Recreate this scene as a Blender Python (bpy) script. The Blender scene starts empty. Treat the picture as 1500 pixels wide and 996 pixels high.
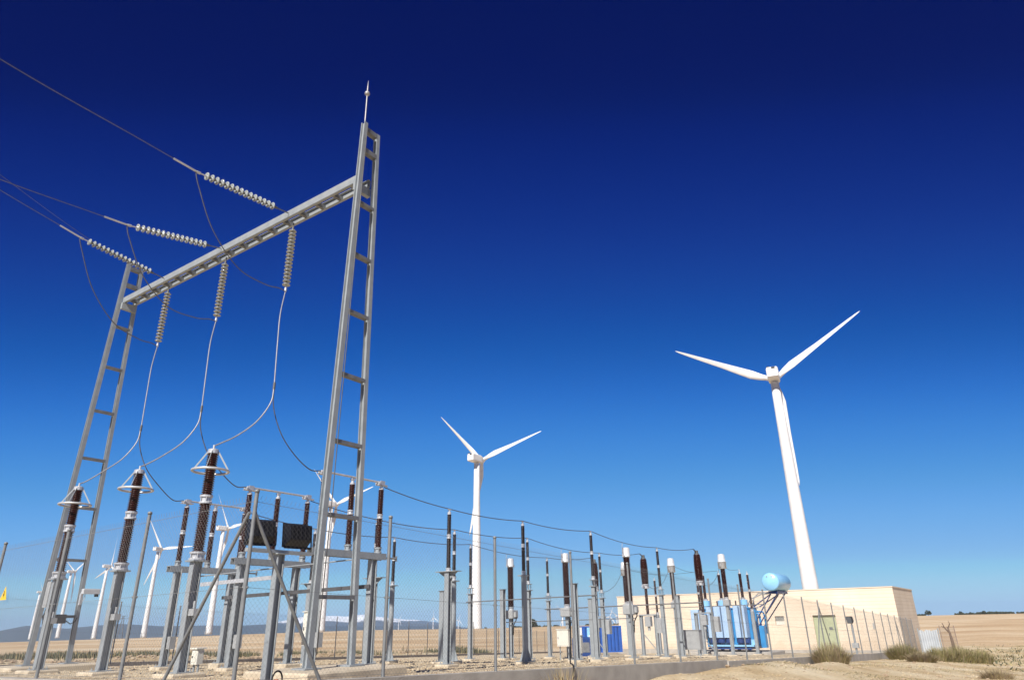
import bpy, math, random
from mathutils import Vector, Matrix, noise
R = math.radians
random.seed(7)
scene = bpy.context.scene
COL = scene.collection

# ---------------------------------------------------------------- yard frame
OX, OY = -4.43, 17.57                 # foot of the right gantry tower
UX, UY = -.8185, .5746                # across the bays
VX, VY = .5746, .8185                 # along the bays
ROT = math.atan2(VY, VX)
EYE = 1.05

def W(u, v, z=0.0):
    return Vector((OX + u*UX + v*VX, OY + u*UY + v*VY, z))

def toUV(x, y):
    dx, dy = x-OX, y-OY
    return dx*UX + dy*UY, dx*VX + dy*VY

def sm(a, b, x):
    t = max(0., min(1., (x-a)/(b-a)))
    return t*t*(3-2*t)

def gz(u, v):
    """level of the column footings: a gently falling yard"""
    v = max(-25., min(82., v)); u = max(-25., min(45., u))
    return -.04 - .034*v - .012*(u-3.4)

# ---------------------------------------------------------------- mesh builder
class MB:
    def __init__(s):
        s.v = []; s.f = []; s.m = []; s.s = []
    def add(s, vs, fs, mat=0, smooth=False):
        o = len(s.v); s.v += [tuple(p) for p in vs]
        for f in fs:
            s.f.append([i+o for i in f]); s.m.append(mat); s.s.append(smooth)
        return s
    def box(s, x0, x1, y0, y1, z0, z1, mat=0):
        vs = [(x0,y0,z0),(x1,y0,z0),(x1,y1,z0),(x0,y1,z0),(x0,y0,z1),(x1,y0,z1),(x1,y1,z1),(x0,y1,z1)]
        return s.add(vs, [(0,3,2,1),(4,5,6,7),(0,1,5,4),(1,2,6,5),(2,3,7,6),(3,0,4,7)], mat)
    def cbox(s, c, d, mat=0):
        return s.box(c[0]-d[0]/2, c[0]+d[0]/2, c[1]-d[1]/2, c[1]+d[1]/2, c[2]-d[2]/2, c[2]+d[2]/2, mat)
    def bevbox(s, x0, x1, y0, y1, z0, z1, b, mat=0):
        """box with chamfered vertical and top edges"""
        def ring(i, z):
            return [(x0+i+b,y0+i,z),(x1-i-b,y0+i,z),(x1-i,y0+i+b,z),(x1-i,y1-i-b,z),(x1-i-b,y1-i,z),(x0+i+b,y1-i,z),(x0+i,y1-i-b,z),(x0+i,y0+i+b,z)]
        vs = ring(0,z0) + ring(0,z1-b) + ring(b*.7,z1)
        fs = [tuple(range(7,-1,-1)), tuple(range(16,24))]
        for k in (0,8):
            for i in range(8):
                j = (i+1) % 8
                fs.append((k+i,k+j,k+8+j,k+8+i))
        return s.add(vs, fs, mat)
    def bar(s, p0, p1, w, h, up=(0,0,1), mat=0):
        p0 = Vector(p0); p1 = Vector(p1); d = (p1-p0).normalized(); up = Vector(up)
        if abs(d.dot(up)) > .98: up = Vector((1,0,0))
        a = d.cross(up).normalized()*w/2; b = a.cross(d).normalized()*h/2
        vs = [p0-a-b,p0+a-b,p0+a+b,p0-a+b,p1-a-b,p1+a-b,p1+a+b,p1-a+b]
        return s.add(vs, [(0,3,2,1),(4,5,6,7),(0,1,5,4),(1,2,6,5),(2,3,7,6),(3,0,4,7)], mat)
    def cyl(s, p0, p1, r0, r1=None, n=12, mat=0, caps=True):
        r1 = r0 if r1 is None else r1
        p0 = Vector(p0); p1 = Vector(p1); d = (p1-p0).normalized()
        a = d.orthogonal().normalized(); b = d.cross(a)
        vs = []
        for p, r in ((p0,r0),(p1,r1)):
            for i in range(n):
                t = 2*math.pi*i/n; vs.append(p + a*math.cos(t)*r + b*math.sin(t)*r)
        s.add(vs, [(i,(i+1)%n,n+(i+1)%n,n+i) for i in range(n)], mat, True)
        if caps:
            s.add(vs[:n], [tuple(range(n-1,-1,-1))], mat); s.add(vs[n:], [tuple(range(n))], mat)
        return s
    def lathe(s, prof, n=14, mat=0, o=(0,0,0), M=None, smooth=True):
        """prof: list of (r, z) from bottom to top"""
        vs = []
        for r, z in prof:
            for i in range(n):
                t = 2*math.pi*i/n
                p = Vector((r*math.cos(t), r*math.sin(t), z))
                if M: p = M @ p
                vs.append(p + Vector(o))
        fs = []
        for k in range(len(prof)-1):
            for i in range(n):
                j = (i+1) % n
                fs.append((k*n+i, k*n+j, (k+1)*n+j, (k+1)*n+i))
        fs.append(tuple(range(n-1,-1,-1))); fs.append(tuple((len(prof)-1)*n+i for i in range(n)))
        return s.add(vs, fs, mat, smooth)
    def tube(s, pts, r, n=6, mat=0, closed=False):
        pts = [Vector(p) for p in pts]; m = len(pts); vs = []
        ref = None
        for i, p in enumerate(pts):
            if closed: d = pts[(i+1) % m]-pts[i-1]
            else: d = pts[min(i+1,m-1)]-pts[max(i-1,0)]
            d.normalize()
            if ref is None: ref = d.orthogonal().normalized()
            ref = (ref - d*ref.dot(d)).normalized(); b = d.cross(ref)
            rr = r[i] if isinstance(r, (list,tuple)) else r
            for k in range(n):
                t = 2*math.pi*k/n; vs.append(p + ref*math.cos(t)*rr + b*math.sin(t)*rr)
        fs = []
        for i in range(m if closed else m-1):
            i2 = (i+1) % m
            for k in range(n):
                k2 = (k+1) % n
                fs.append((i*n+k, i*n+k2, i2*n+k2, i2*n+k))
        if not closed:
            fs.append(tuple(range(n-1,-1,-1))); fs.append(tuple((m-1)*n+k for k in range(n)))
        return s.add(vs, fs, mat, True)
    def hbeam(s, x, y, z0, z1, wx, wy, t=.02, mat=0, axis='x', x1=None, y1=None):
        """H section column; flanges face +-axis; the top may be offset to x1, y1"""
        x1 = x if x1 is None else x1; y1 = y if y1 is None else y1
        def slab(a0,a1,b0,b1):
            vs = [(x+a0,y+b0,z0),(x+a1,y+b0,z0),(x+a1,y+b1,z0),(x+a0,y+b1,z0),(x1+a0,y1+b0,z1),(x1+a1,y1+b0,z1),(x1+a1,y1+b1,z1),(x1+a0,y1+b1,z1)]
            s.add(vs, [(0,3,2,1),(4,5,6,7),(0,1,5,4),(1,2,6,5),(2,3,7,6),(3,0,4,7)], mat)
        if axis == 'x':
            slab(-wx/2,-wx/2+t,-wy/2,wy/2); slab(wx/2-t,wx/2,-wy/2,wy/2); slab(-wx/2+t,wx/2-t,-t/2,t/2)
        else:
            slab(-wx/2,wx/2,-wy/2,-wy/2+t); slab(-wx/2,wx/2,wy/2-t,wy/2); slab(-t/2,t/2,-wy/2+t,wy/2-t)
        return s
    def build(s, name, mats, parent=None, kind=None):
        me = bpy.data.meshes.new(name)
        me.from_pydata(s.v, [], s.f)
        me.polygons.foreach_set('material_index', s.m)
        me.polygons.foreach_set('use_smooth', s.s)
        for m in (mats if isinstance(mats, (list,tuple)) else [mats]): me.materials.append(m)
        me.update()
        o = bpy.data.objects.new(name, me); COL.objects.link(o)
        if parent: o.parent = parent
        if kind: o['kind'] = kind
        return o

def tag(o, label, cat, group=None):
    o['label'] = label; o['category'] = cat
    if group: o['group'] = group
    return o

def thing(name, label, cat, loc=(0,0,0), rz=0., group=None):
    o = bpy.data.objects.new(name, None); COL.objects.link(o)
    o.location = loc; o.rotation_euler = (0,0,rz); o.empty_display_size = .2
    return tag(o, label, cat, group)

def dup(root, label, loc=None, rz=None):
    r = root.copy(); COL.objects.link(r)
    if loc is not None: r.location = loc
    if rz is not None: r.rotation_euler = (0,0,rz)
    r['label'] = label
    def rec(a, b):
        for ch in a.children:
            c = ch.copy(); COL.objects.link(c); c.parent = b; rec(ch, c)
    rec(root, r)
    return r

# ---------------------------------------------------------------- materials
def mat(name, col, rough=.6, metal=0., var=0., scale=4., bump=0., bscale=None, col2=None, detail=5., spec=.5, coat=0.):
    m = bpy.data.materials.new(name); m.use_nodes = True
    nt = m.node_tree; N = nt.nodes; L = nt.links; b = N['Principled BSDF']
    b.inputs['Roughness'].default_value = rough; b.inputs['Metallic'].default_value = metal
    b.inputs['Specular IOR Level'].default_value = spec; b.inputs['Coat Weight'].default_value = coat
    c1 = (*col, 1)
    if var or col2 or bump:
        tc = N.new('ShaderNodeTexCoord')
        nz = N.new('ShaderNodeTexNoise'); nz.inputs['Scale'].default_value = scale; nz.inputs['Detail'].default_value = detail
        L.new(tc.outputs['Object'], nz.inputs['Vector'])
        rp = N.new('ShaderNodeValToRGB')
        c2 = (*(col2 or [c*(1-var) for c in col]), 1)
        rp.color_ramp.elements[0].position = .32; rp.color_ramp.elements[1].position = .68
        rp.color_ramp.elements[0].color = c2; rp.color_ramp.elements[1].color = c1
        L.new(nz.outputs['Fac'], rp.inputs['Fac']); L.new(rp.outputs['Color'], b.inputs['Base Color'])
        if bump:
            n2 = N.new('ShaderNodeTexNoise'); n2.inputs['Scale'].default_value = bscale or scale*4; n2.inputs['Detail'].default_value = 6
            L.new(tc.outputs['Object'], n2.inputs['Vector'])
            bp = N.new('ShaderNodeBump'); bp.inputs['Strength'].default_value = bump; bp.inputs['Distance'].default_value = .03
            L.new(n2.outputs['Fac'], bp.inputs['Height']); L.new(bp.outputs['Normal'], b.inputs['Normal'])
    else:
        b.inputs['Base Color'].default_value = c1
    return m

M = {}
M['steel'] = mat('galvanised_steel', (.33,.355,.37), .5, .15, col2=(.265,.29,.305), scale=3.5, bump=.04, bscale=30)
M['steel_dark'] = mat('dull_steel', (.20,.205,.215), .55, .15, col2=(.13,.135,.14), scale=6)
M['mesh'] = mat('fence_wire', (.22,.22,.22), .6, .1, col2=(.16,.16,.165), scale=6)
M['fpost'] = mat('fence_post', (.21,.22,.225), .55, .1, col2=(.16,.165,.17), scale=6)
M['tie'] = mat('dark_bar', (.10,.10,.105), .6, .1, col2=(.07,.07,.075), scale=6)  # simply a darker steel tone for the flat tie bar
M['alu'] = mat('aluminium', (.62,.62,.62), .38, .35, col2=(.48,.48,.49), scale=5)
M['brown'] = mat('brown_porcelain', (.040,.009,.006), .25, 0, col2=(.022,.005,.004), scale=8, coat=.1)
M['black_ins'] = mat('dark_porcelain', (.014,.007,.009), .28, 0, col2=(.008,.005,.006), scale=8, coat=.1)
M['glassdisc'] = mat('glazed_disc', (.36,.38,.375), .2, 0, col2=(.29,.31,.305), scale=9, coat=.4)
M['cap'] = mat('cast_cap', (.16,.16,.16), .55, .4, col2=(.1,.1,.1), scale=20)
M['cable'] = mat('aluminium_cable', (.13,.125,.13), .5, .3, col2=(.09,.09,.09), scale=9)
M['cable_light'] = mat('bright_cable', (.40,.385,.385), .45, .3, col2=(.30,.29,.29), scale=9)
M['rubber'] = mat('black_plastic', (.005,.005,.007), .5, 0, col2=(.008,.008,.010), scale=6, spec=.3)
M['sheet'] = mat('worn_white_sheet', (.42,.45,.48), .55, 0, col2=(.32,.35,.38), scale=1.2)
M['rusty'] = mat('rusty_wire', (.30,.24,.20), .8, 0, col2=(.2,.15,.12), scale=4)
M['white'] = mat('white_paint', (.72,.72,.71), .4, 0, col2=(.63,.63,.62), scale=.6, detail=8)
M['white_head'] = mat('white_housing', (.60,.61,.62), .35, .1, col2=(.5,.51,.52), scale=4)
M['cabinet'] = mat('cream_cabinet', (.68,.66,.58), .5, 0, col2=(.6,.58,.51), scale=3)
M['grey_cab'] = mat('grey_cabinet', (.42,.43,.43), .5, .2, col2=(.34,.35,.35), scale=3)
M['blue'] = mat('blue_paint', (.03,.27,.58), .4, 0, col2=(.02,.20,.47), scale=2.5)
M['pale_blue'] = mat('pale_blue_paint', (.40,.55,.74), .38, 0, col2=(.34,.49,.69), scale=1.5)
M['sky_blue'] = mat('sky_blue_paint', (.28,.56,.80), .35, 0, col2=(.24,.50,.74), scale=1.5)
M['dark_blue'] = mat('dark_blue_paint', (.012,.05,.20), .4, 0, col2=(.01,.035,.15), scale=2.5)
M['container'] = mat('container_blue', (.015,.10,.42), .45, 0, col2=(.012,.075,.33), scale=1.5)
M['concrete'] = mat('concrete', (.44,.41,.365), .85, 0, col2=(.33,.305,.27), scale=2.2, bump=.35, bscale=25, detail=9)
M['door'] = mat('green_door', (.44,.47,.30), .5, 0, col2=(.37,.40,.25), scale=1.2)
M['yellow'] = mat('yellow_sign', (.75,.48,.03), .45, 0)
M['orange'] = mat('orange_conduit', (.62,.25,.12), .5, 0, col2=(.5,.2,.1), scale=12)
M['glass'] = mat('lamp_glass', (.10,.12,.14), .08, 0)
M['footing'] = mat('dusty_concrete', (.56,.48,.36), .9, 0, col2=(.43,.36,.265), scale=2.5, bump=.3, bscale=25, detail=9)

def nodes(name):
    m = bpy.data.materials.new(name); m.use_nodes = True
    return m, m.node_tree.nodes, m.node_tree.links, m.node_tree.nodes['Principled BSDF']

def ramp(N, stops):
    r = N.new('ShaderNodeValToRGB'); e = r.color_ramp.elements
    while len(e) < len(stops): e.new(.5)
    for k, (p, c) in enumerate(stops): e[k].position = p; e[k].color = (*c, 1)
    return r

def soil(name, stops, scale, bump, fine, stretch=(1,1,1), dist=.06, speck=.35):
    """bare ground: large patches, mid clods and fine grain"""
    m, N, L, b = nodes(name); b.inputs['Roughness'].default_value = .95; b.inputs['Specular IOR Level'].default_value = .1
    g = N.new('ShaderNodeNewGeometry'); mp = N.new('ShaderNodeMapping'); mp.inputs['Scale'].default_value = stretch
    mp.inputs['Rotation'].default_value = (0,0,-ROT)
    L.new(g.outputs['Position'], mp.inputs['Vector'])
    a = N.new('ShaderNodeTexNoise'); a.inputs['Scale'].default_value = scale; a.inputs['Detail'].default_value = 10; a.inputs['Roughness'].default_value = .65
    f = N.new('ShaderNodeTexNoise'); f.inputs['Scale'].default_value = fine; f.inputs['Detail'].default_value = 6; f.inputs['Roughness'].default_value = .7
    L.new(mp.outputs['Vector'], a.inputs['Vector']); L.new(g.outputs['Position'], f.inputs['Vector'])
    rp = ramp(N, stops); L.new(a.outputs['Fac'], rp.inputs['Fac'])
    r2 = ramp(N, [(.3,(1-speck,)*3),(.7,(1+speck*.2,)*3)]); L.new(f.outputs['Fac'], r2.inputs['Fac'])
    mx = N.new('ShaderNodeMix'); mx.data_type = 'RGBA'; mx.blend_type = 'MULTIPLY'; mx.inputs['Factor'].default_value = 1
    L.new(rp.outputs['Color'], mx.inputs['A']); L.new(r2.outputs['Color'], mx.inputs['B']); L.new(mx.outputs['Result'], b.inputs['Base Color'])
    ad = N.new('ShaderNodeMath'); ad.operation = 'ADD'; L.new(a.outputs['Fac'], ad.inputs[0]); L.new(f.outputs['Fac'], ad.inputs[1])
    bp = N.new('ShaderNodeBump'); bp.inputs['Strength'].default_value = bump; bp.inputs['Distance'].default_value = dist
    L.new(ad.outputs['Value'], bp.inputs['Height']); L.new(bp.outputs['Normal'], b.inputs['Normal'])
    return m

M['sand'] = soil('sandy_ground', [(.30,(.40,.285,.15)),(.44,(.57,.44,.265)),(.58,(.69,.575,.385)),(.76,(.76,.675,.51))], .45, 1., 9, (1,.35,1))
M['gravel'] = soil('pale_gravel', [(.3,(.53,.415,.265)),(.5,(.66,.54,.37)),(.7,(.73,.63,.46))], .35, .9, 14, (1,1,1), .05, .45)
M['field'] = soil('ploughed_field', [(.30,(.43,.285,.16)),(.43,(.56,.40,.24)),(.54,(.65,.50,.325)),(.68,(.74,.63,.46))], .045, .8, 2.2, (.35,1.5,1), .2, .3)
M['rock'] = mat('rubble_stone', (.40,.31,.21), .9, 0, col2=(.27,.19,.12), scale=1.5, bump=.5, bscale=8)
M['scrub'] = mat('grey_green_scrub', (.11,.115,.06), .8, 0, col2=(.07,.075,.042), scale=.8)
M['strawgrass'] = mat('straw_grass', (.44,.34,.18), .8, 0, col2=(.30,.25,.12), scale=.7)
M['broom'] = mat('green_broom', (.27,.235,.09), .8, 0, col2=(.16,.15,.06), scale=3)
M['drybroom'] = mat('dry_stems', (.34,.26,.165), .8, 0, col2=(.22,.165,.11), scale=3)
M['treefar'] = mat('far_foliage', (.05,.055,.03), .85, 0, col2=(.032,.038,.022), scale=.3)
M['bark'] = mat('dead_bark', (.14,.095,.065), .9, 0, col2=(.09,.06,.045), scale=5)

def brick_mat():
    m, N, L, b = nodes('cream_block_wall'); b.inputs['Roughness'].default_value = .85; b.inputs['Specular IOR Level'].default_value = .2
    tc = N.new('ShaderNodeTexCoord'); sp = N.new('ShaderNodeSeparateXYZ'); ad = N.new('ShaderNodeMath'); ad.operation = 'ADD'
    cb = N.new('ShaderNodeCombineXYZ'); L.new(tc.outputs['Object'], sp.inputs[0])
    L.new(sp.outputs['X'], ad.inputs[0]); L.new(sp.outputs['Y'], ad.inputs[1]); L.new(ad.outputs[0], cb.inputs['X']); L.new(sp.outputs['Z'], cb.inputs['Y'])
    br = N.new('ShaderNodeTexBrick'); L.new(cb.outputs[0], br.inputs['Vector'])
    br.inputs['Color1'].default_value = (.755,.645,.515,1); br.inputs['Color2'].default_value = (.72,.61,.485,1); br.inputs['Mortar'].default_value = (.59,.475,.35,1)
    br.inputs['Scale'].default_value = 1; br.inputs['Mortar Size'].default_value = .013; br.inputs['Mortar Smooth'].default_value = .2
    br.inputs['Brick Width'].default_value = 7.3; br.inputs['Row Height'].default_value = .30
    nz = N.new('ShaderNodeTexNoise'); nz.inputs['Scale'].default_value = .35; nz.inputs['Detail'].default_value = 8; L.new(tc.outputs['Object'], nz.inputs['Vector'])
    r2 = ramp(N, [(.3,(.88,.86,.83)),(.7,(1.03,1.03,1.03))]); L.new(nz.outputs['Fac'], r2.inputs['Fac'])
    mx = N.new('ShaderNodeMix'); mx.data_type = 'RGBA'; mx.blend_type = 'MULTIPLY'; mx.inputs['Factor'].default_value = 1
    L.new(br.outputs['Color'], mx.inputs['A']); L.new(r2.outputs['Color'], mx.inputs['B'])
    n3 = N.new('ShaderNodeTexNoise'); n3.inputs['Scale'].default_value = 1.3; n3.inputs['Detail'].default_value = 9; L.new(tc.outputs['Object'], n3.inputs['Vector'])
    m3 = N.new('ShaderNodeMath'); m3.operation = 'MULTIPLY_ADD'; m3.inputs[1].default_value = -2.2; L.new(n3.outputs['Fac'], m3.inputs[0]); L.new(sp.outputs['Z'], m3.inputs[2])
    mr = N.new('ShaderNodeMapRange'); mr.inputs['From Min'].default_value = -3.3; mr.inputs['From Max'].default_value = -2.1; mr.inputs['To Min'].default_value = .55; mr.inputs['To Max'].default_value = 0.; L.new(m3.outputs[0], mr.inputs['Value'])
    m4 = N.new('ShaderNodeMix'); m4.data_type = 'RGBA'; m4.inputs['B'].default_value = (.46,.34,.22,1); L.new(mr.outputs['Result'], m4.inputs['Factor']); L.new(mx.outputs['Result'], m4.inputs['A'])
    L.new(m4.outputs['Result'], b.inputs['Base Color'])
    bp = N.new('ShaderNodeBump'); bp.inputs['Strength'].default_value = .5; bp.inputs['Distance'].default_value = .02; bp.invert = True
    L.new(br.outputs['Fac'], bp.inputs['Height']); L.new(bp.outputs['Normal'], b.inputs['Normal'])
    return m
M['block'] = brick_mat()

def mountain_mat():
    m, N, L, b = nodes('snowy_rock'); b.inputs['Roughness'].default_value = .9
    g = N.new('ShaderNodeNewGeometry'); sp = N.new('ShaderNodeSeparateXYZ'); L.new(g.outputs['Position'], sp.inputs[0])
    nz = N.new('ShaderNodeTexNoise'); nz.inputs['Scale'].default_value = .009; nz.inputs['Detail'].default_value = 8; L.new(g.outputs['Position'], nz.inputs['Vector'])
    ma = N.new('ShaderNodeMath'); ma.operation = 'MULTIPLY_ADD'; ma.inputs[1].default_value = 80; L.new(nz.outputs['Fac'], ma.inputs[0]); L.new(sp.outputs['Z'], ma.inputs[2])
    mr = N.new('ShaderNodeMapRange'); mr.inputs['From Min'].default_value = 54; mr.inputs['From Max'].default_value = 70
    L.new(ma.outputs[0], mr.inputs['Value'])
    mx = N.new('ShaderNodeMix'); mx.data_type = 'RGBA'; mx.inputs['A'].default_value = (.06,.065,.075,1); mx.inputs['B'].default_value = (.85,.86,.88,1)
    L.new(mr.outputs['Result'], mx.inputs['Factor']); L.new(mx.outputs['Result'], b.inputs['Base Color'])
    return m
M['mountain'] = mountain_mat()
M['hill'] = mat('wooded_hill', (.05,.055,.05), .95, 0, col2=(.035,.04,.036), scale=.002)

# ---------------------------------------------------------------- ground
CREST = [(-90,-.013),(-40,-.013),(-25,-.0113),(-12,-.0082),(-3,-.0092),(8,-.0072),(20,-.0045),(30,-.0028),(40,-.002),(90,-.002)]
def lin(tab, x):
    for (a, p), (b, q) in zip(tab, tab[1:]):
        if x <= b: return p + (q-p)*max(0, (x-a))/(b-a)
    return tab[-1][1]

def rear_u(v):          # far edge of the yard
    return 17.2 + max(0., v+4)*.30
MOUNDS = [(-5.5,8.2,1.2,.10),(-5.7,11.2,1.5,.2),(-5.5,13.2,1.2,.2),(-5.8,15.6,1.6,.2),(-6.4,18.5,2.2,.18),(-7.6,14,2.0,.1),(-6.6,20.3,1.0,.18)]

def in_yard(u, v, m=0.):
    return -4.72-m < u < rear_u(v)+m and -5.75-m < v < 80+m

def terrain(x, y):
    d = math.hypot(x, y); az = math.degrees(math.atan2(x, y)); u, v = toUV(x, y)
    n1 = noise.noise(Vector((x*.11, y*.11, 3.1))); n2 = noise.noise(Vector((x*.6, y*.6, 9.7)))
    z = gz(u, v)
    if in_yard(u, v): z -= .75
    else:
        if u < -4.7: z -= .34 + .28*sm(-7, -12, u)
        else: z -= .42
        for mu, mv, s, h in MOUNDS:
            r2 = ((u-mu)**2*1.6 + (v-mv)**2)/(s*s)
            if r2 < 9: z += h*math.exp(-r2)*(1+.5*n2)
        far = sm(20, 60, d)
        z += (.02*n2 + .04*n1) if u < -4.7 else (.05*n2*(1-.3*far) + .12*n1)
    # scrubby bank on the right and rubble bank behind the yard
    if az > 26 and 55 < d < 130:
        z += .9*sm(28, 36, az)*math.exp(-((d-88)/16)**2)*(1+.6*n1)
    ru = rear_u(v)
    if u > ru and v < 75:
        z += (.5+.35*n1)*math.exp(-((u-ru-9)/4.)**2) * sm(0,3,u-ru)
    # towards the crest
    dc = 285 if az < 8 else 285 + min(1, (az-8)/18)*150
    ec = lin(CREST, az)
    zc = EYE + ec*dc
    if d > 55:
        t = sm(60, dc, d)
        z = z*(1-t) + zc*t + (.12*n1*(1-t))
    if d > dc:
        z = EYE + ec*d - .0035*(d-dc)
    return z

def build_ground():
    azs = []
    a = -180.
    while a < 180:
        azs.append(a); a += .55 if -52 <= a < 48 else 4.
    rs = [0.8]; r = .8
    while r < 9000:
        r *= 1.035 if r < 130 else (1.06 if r < 500 else 1.3)
        rs.append(r)
    na = len(azs); mb = MB()
    vs = [(0,0,terrain(0,.01))]
    for r in rs:
        for a in azs:
            x = r*math.sin(R(a)); y = r*math.cos(R(a)); vs.append((x,y,terrain(x,y)))
    fs = []; ms = []
    for i in range(na): fs.append((0,1+(i+1)%na,1+i)); ms.append(0)
    for k in range(len(rs)-1):
        rm = (rs[k]+rs[k+1])/2
        for i in range(na):
            j = (i+1) % na
            fs.append((1+k*na+i,1+k*na+j,1+(k+1)*na+j,1+(k+1)*na+i))
            x = rm*math.sin(R(azs[i])); y = rm*math.cos(R(azs[i])); u, v = toUV(x, y)
            nn = 8*noise.noise(Vector((x*.05,y*.05,0)))
            ms.append(1 if (rm+nn > 105 or u > rear_u(v)+13+nn) else 0)
    mb.v = vs; mb.f = fs; mb.m = ms; mb.s = [True]*len(fs)
    return mb.build('ground', [M['sand'], M['field']], kind='structure')
build_ground()

def gravel_z(u, v):
    return gz(u, v) - .105 + .035*noise.noise(Vector((u*.9, v*.9, 1.))) + .02*noise.noise(Vector((u*2.7, v*2.7, 5.)))
def build_gravel():
    mb = MB(); nu, nv = 90, 190; vs = []
    for i in range(nv+1):
        v = -5.6 + (79.5+5.6)*(i/nv)**1.35
        for j in range(nu+1):
            u = -4.6 + (rear_u(v)-.05+4.6)*(j/nu)
            vs.append(W(u, v, gravel_z(u, v)))
    fs = [(i*(nu+1)+j, (i+1)*(nu+1)+j, (i+1)*(nu+1)+j+1, i*(nu+1)+j+1) for i in range(nv) for j in range(nu)]
    fs = [f[::-1] for f in fs]
    mb.add(vs, fs, 0, True)
    return mb.build('gravel_yard', M['gravel'], kind='structure')
build_gravel()

# low concrete walls under the fences (top follows the slope)
def strip_wall(name, pts, w, top, bottom, label):
    mb = MB(); vs = []
    for k, (u, v) in enumerate(pts):
        a = Vector(pts[max(k-1,0)]); b = Vector(pts[min(k+1,len(pts)-1)]); d = (b-a).normalized(); n = Vector((-d.y, d.x))*w/2
        for su in (-1, 1):
            for z in (bottom, top):
                vs.append(W(u+su*n.x, v+su*n.y, gz(u, v)+z))
    fs = []
    for k in range(len(pts)-1):
        a = k*4; b = a+4
        fs += [(a,a+1,b+1,b),(a+1,a+3,b+3,b+1),(a+3,a+2,b+2,b+3),(a+2,a,b,b+2)]
    e = (len(pts)-1)*4
    fs += [(0,2,3,1),(e,e+1,e+3,e+2)]
    mb.add(vs, fs)
    return tag(mb.build(name, M['concrete']), label, 'wall')
strip_wall('concrete_wall', [(-4.7, -5.9+k*3) for k in range(7)] + [(-4.7, 13.3)], .26, .07, -.8, 'low grey concrete wall under the near chain link fence, sand heaped against it')
strip_wall('concrete_wall', [(-4.75, 13.33+k*4) for k in range(13)], .24, .03, -.9, 'far stretch of low concrete wall by the dry broom bush and the cream building')
strip_wall('concrete_wall', [(-4.55+k*3.6, -5.75) for k in range(7)], .24, .05, -.8, 'low concrete wall under the fence at the left front of the yard')
strip_wall('kerb', [(rear_u(v), v) for v in range(-6, 81, 4)], .3, .06, -.7, 'long grey concrete kerb along the far edge of the gravel yard')

# ---------------------------------------------------------------- insulators
def shed_prof(z0, z1, core, rad, pitch, barrel=None):
    n = max(3, round((z1-z0)/pitch)); p = (z1-z0)/n; out = [(core, z0)]
    for k in range(n):
        z = z0 + k*p; f = barrel((z-z0)/(z1-z0)) if barrel else 1.
        out += [(core*f, z+p*.12), (rad*f, z+p*.30), (rad*f*.985, z+p*.42), (core*f*1.03, z+p*.80)]
    out.append((core*(barrel(1) if barrel else 1), z1))
    return out
def stack(name, z0, z1, rad, m, parent, pitch=.062, at=(0,0), barrel=None, n=14, core=.72):
    mb = MB().lathe(shed_prof(z0, z1, rad*core, rad, pitch, barrel), n, o=(at[0],at[1],0))
    return mb.build(name, m, parent)
def flange(mb, z0, z1, r, at=(0,0), bolts=True):
    h = z1-z0
    mb.lathe([(r*1.18,z0),(r*1.18,z0+h*.22),(r*.9,z0+h*.3),(r*.9,z0+h*.7),(r*1.18,z0+h*.78),(r*1.18,z1)], 16, o=(at[0],at[1],0), smooth=False)
    if bolts:
        for k in range(6):
            t = k*math.pi/3
            mb.cyl((at[0]+r*1.05*math.cos(t), at[1]+r*1.05*math.sin(t), z0+h*.15), (at[0]+r*1.05*math.cos(t), at[1]+r*1.05*math.sin(t), z1-h*.15), r*.09, n=6)
    return mb
def footing(parent, sx=.8, sy=.8, h=.22, at=(0,0), d=.35):
    return MB().bevbox(at[0]-sx*.42, at[0]+sx*.42, at[1]-sy*.42, at[1]+sy*.42, -h-d+.2, 0, .03).build('footing', M['footing'], parent)
def baseplate(mb, at, s):
    mb.box(at[0]-s/2, at[0]+s/2, at[1]-s/2, at[1]+s/2, .003, .025)
    for a in (-1,1):
        for b in (-1,1): mb.cyl((at[0]+a*s*.4, at[1]+b*s*.4, .0), (at[0]+a*s*.4, at[1]+b*s*.4, .09), .016, n=6)

U1, U2, U3 = 3.4, 7.25, 11.1
def place(u, v): return W(u, v, gz(u, v))

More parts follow.
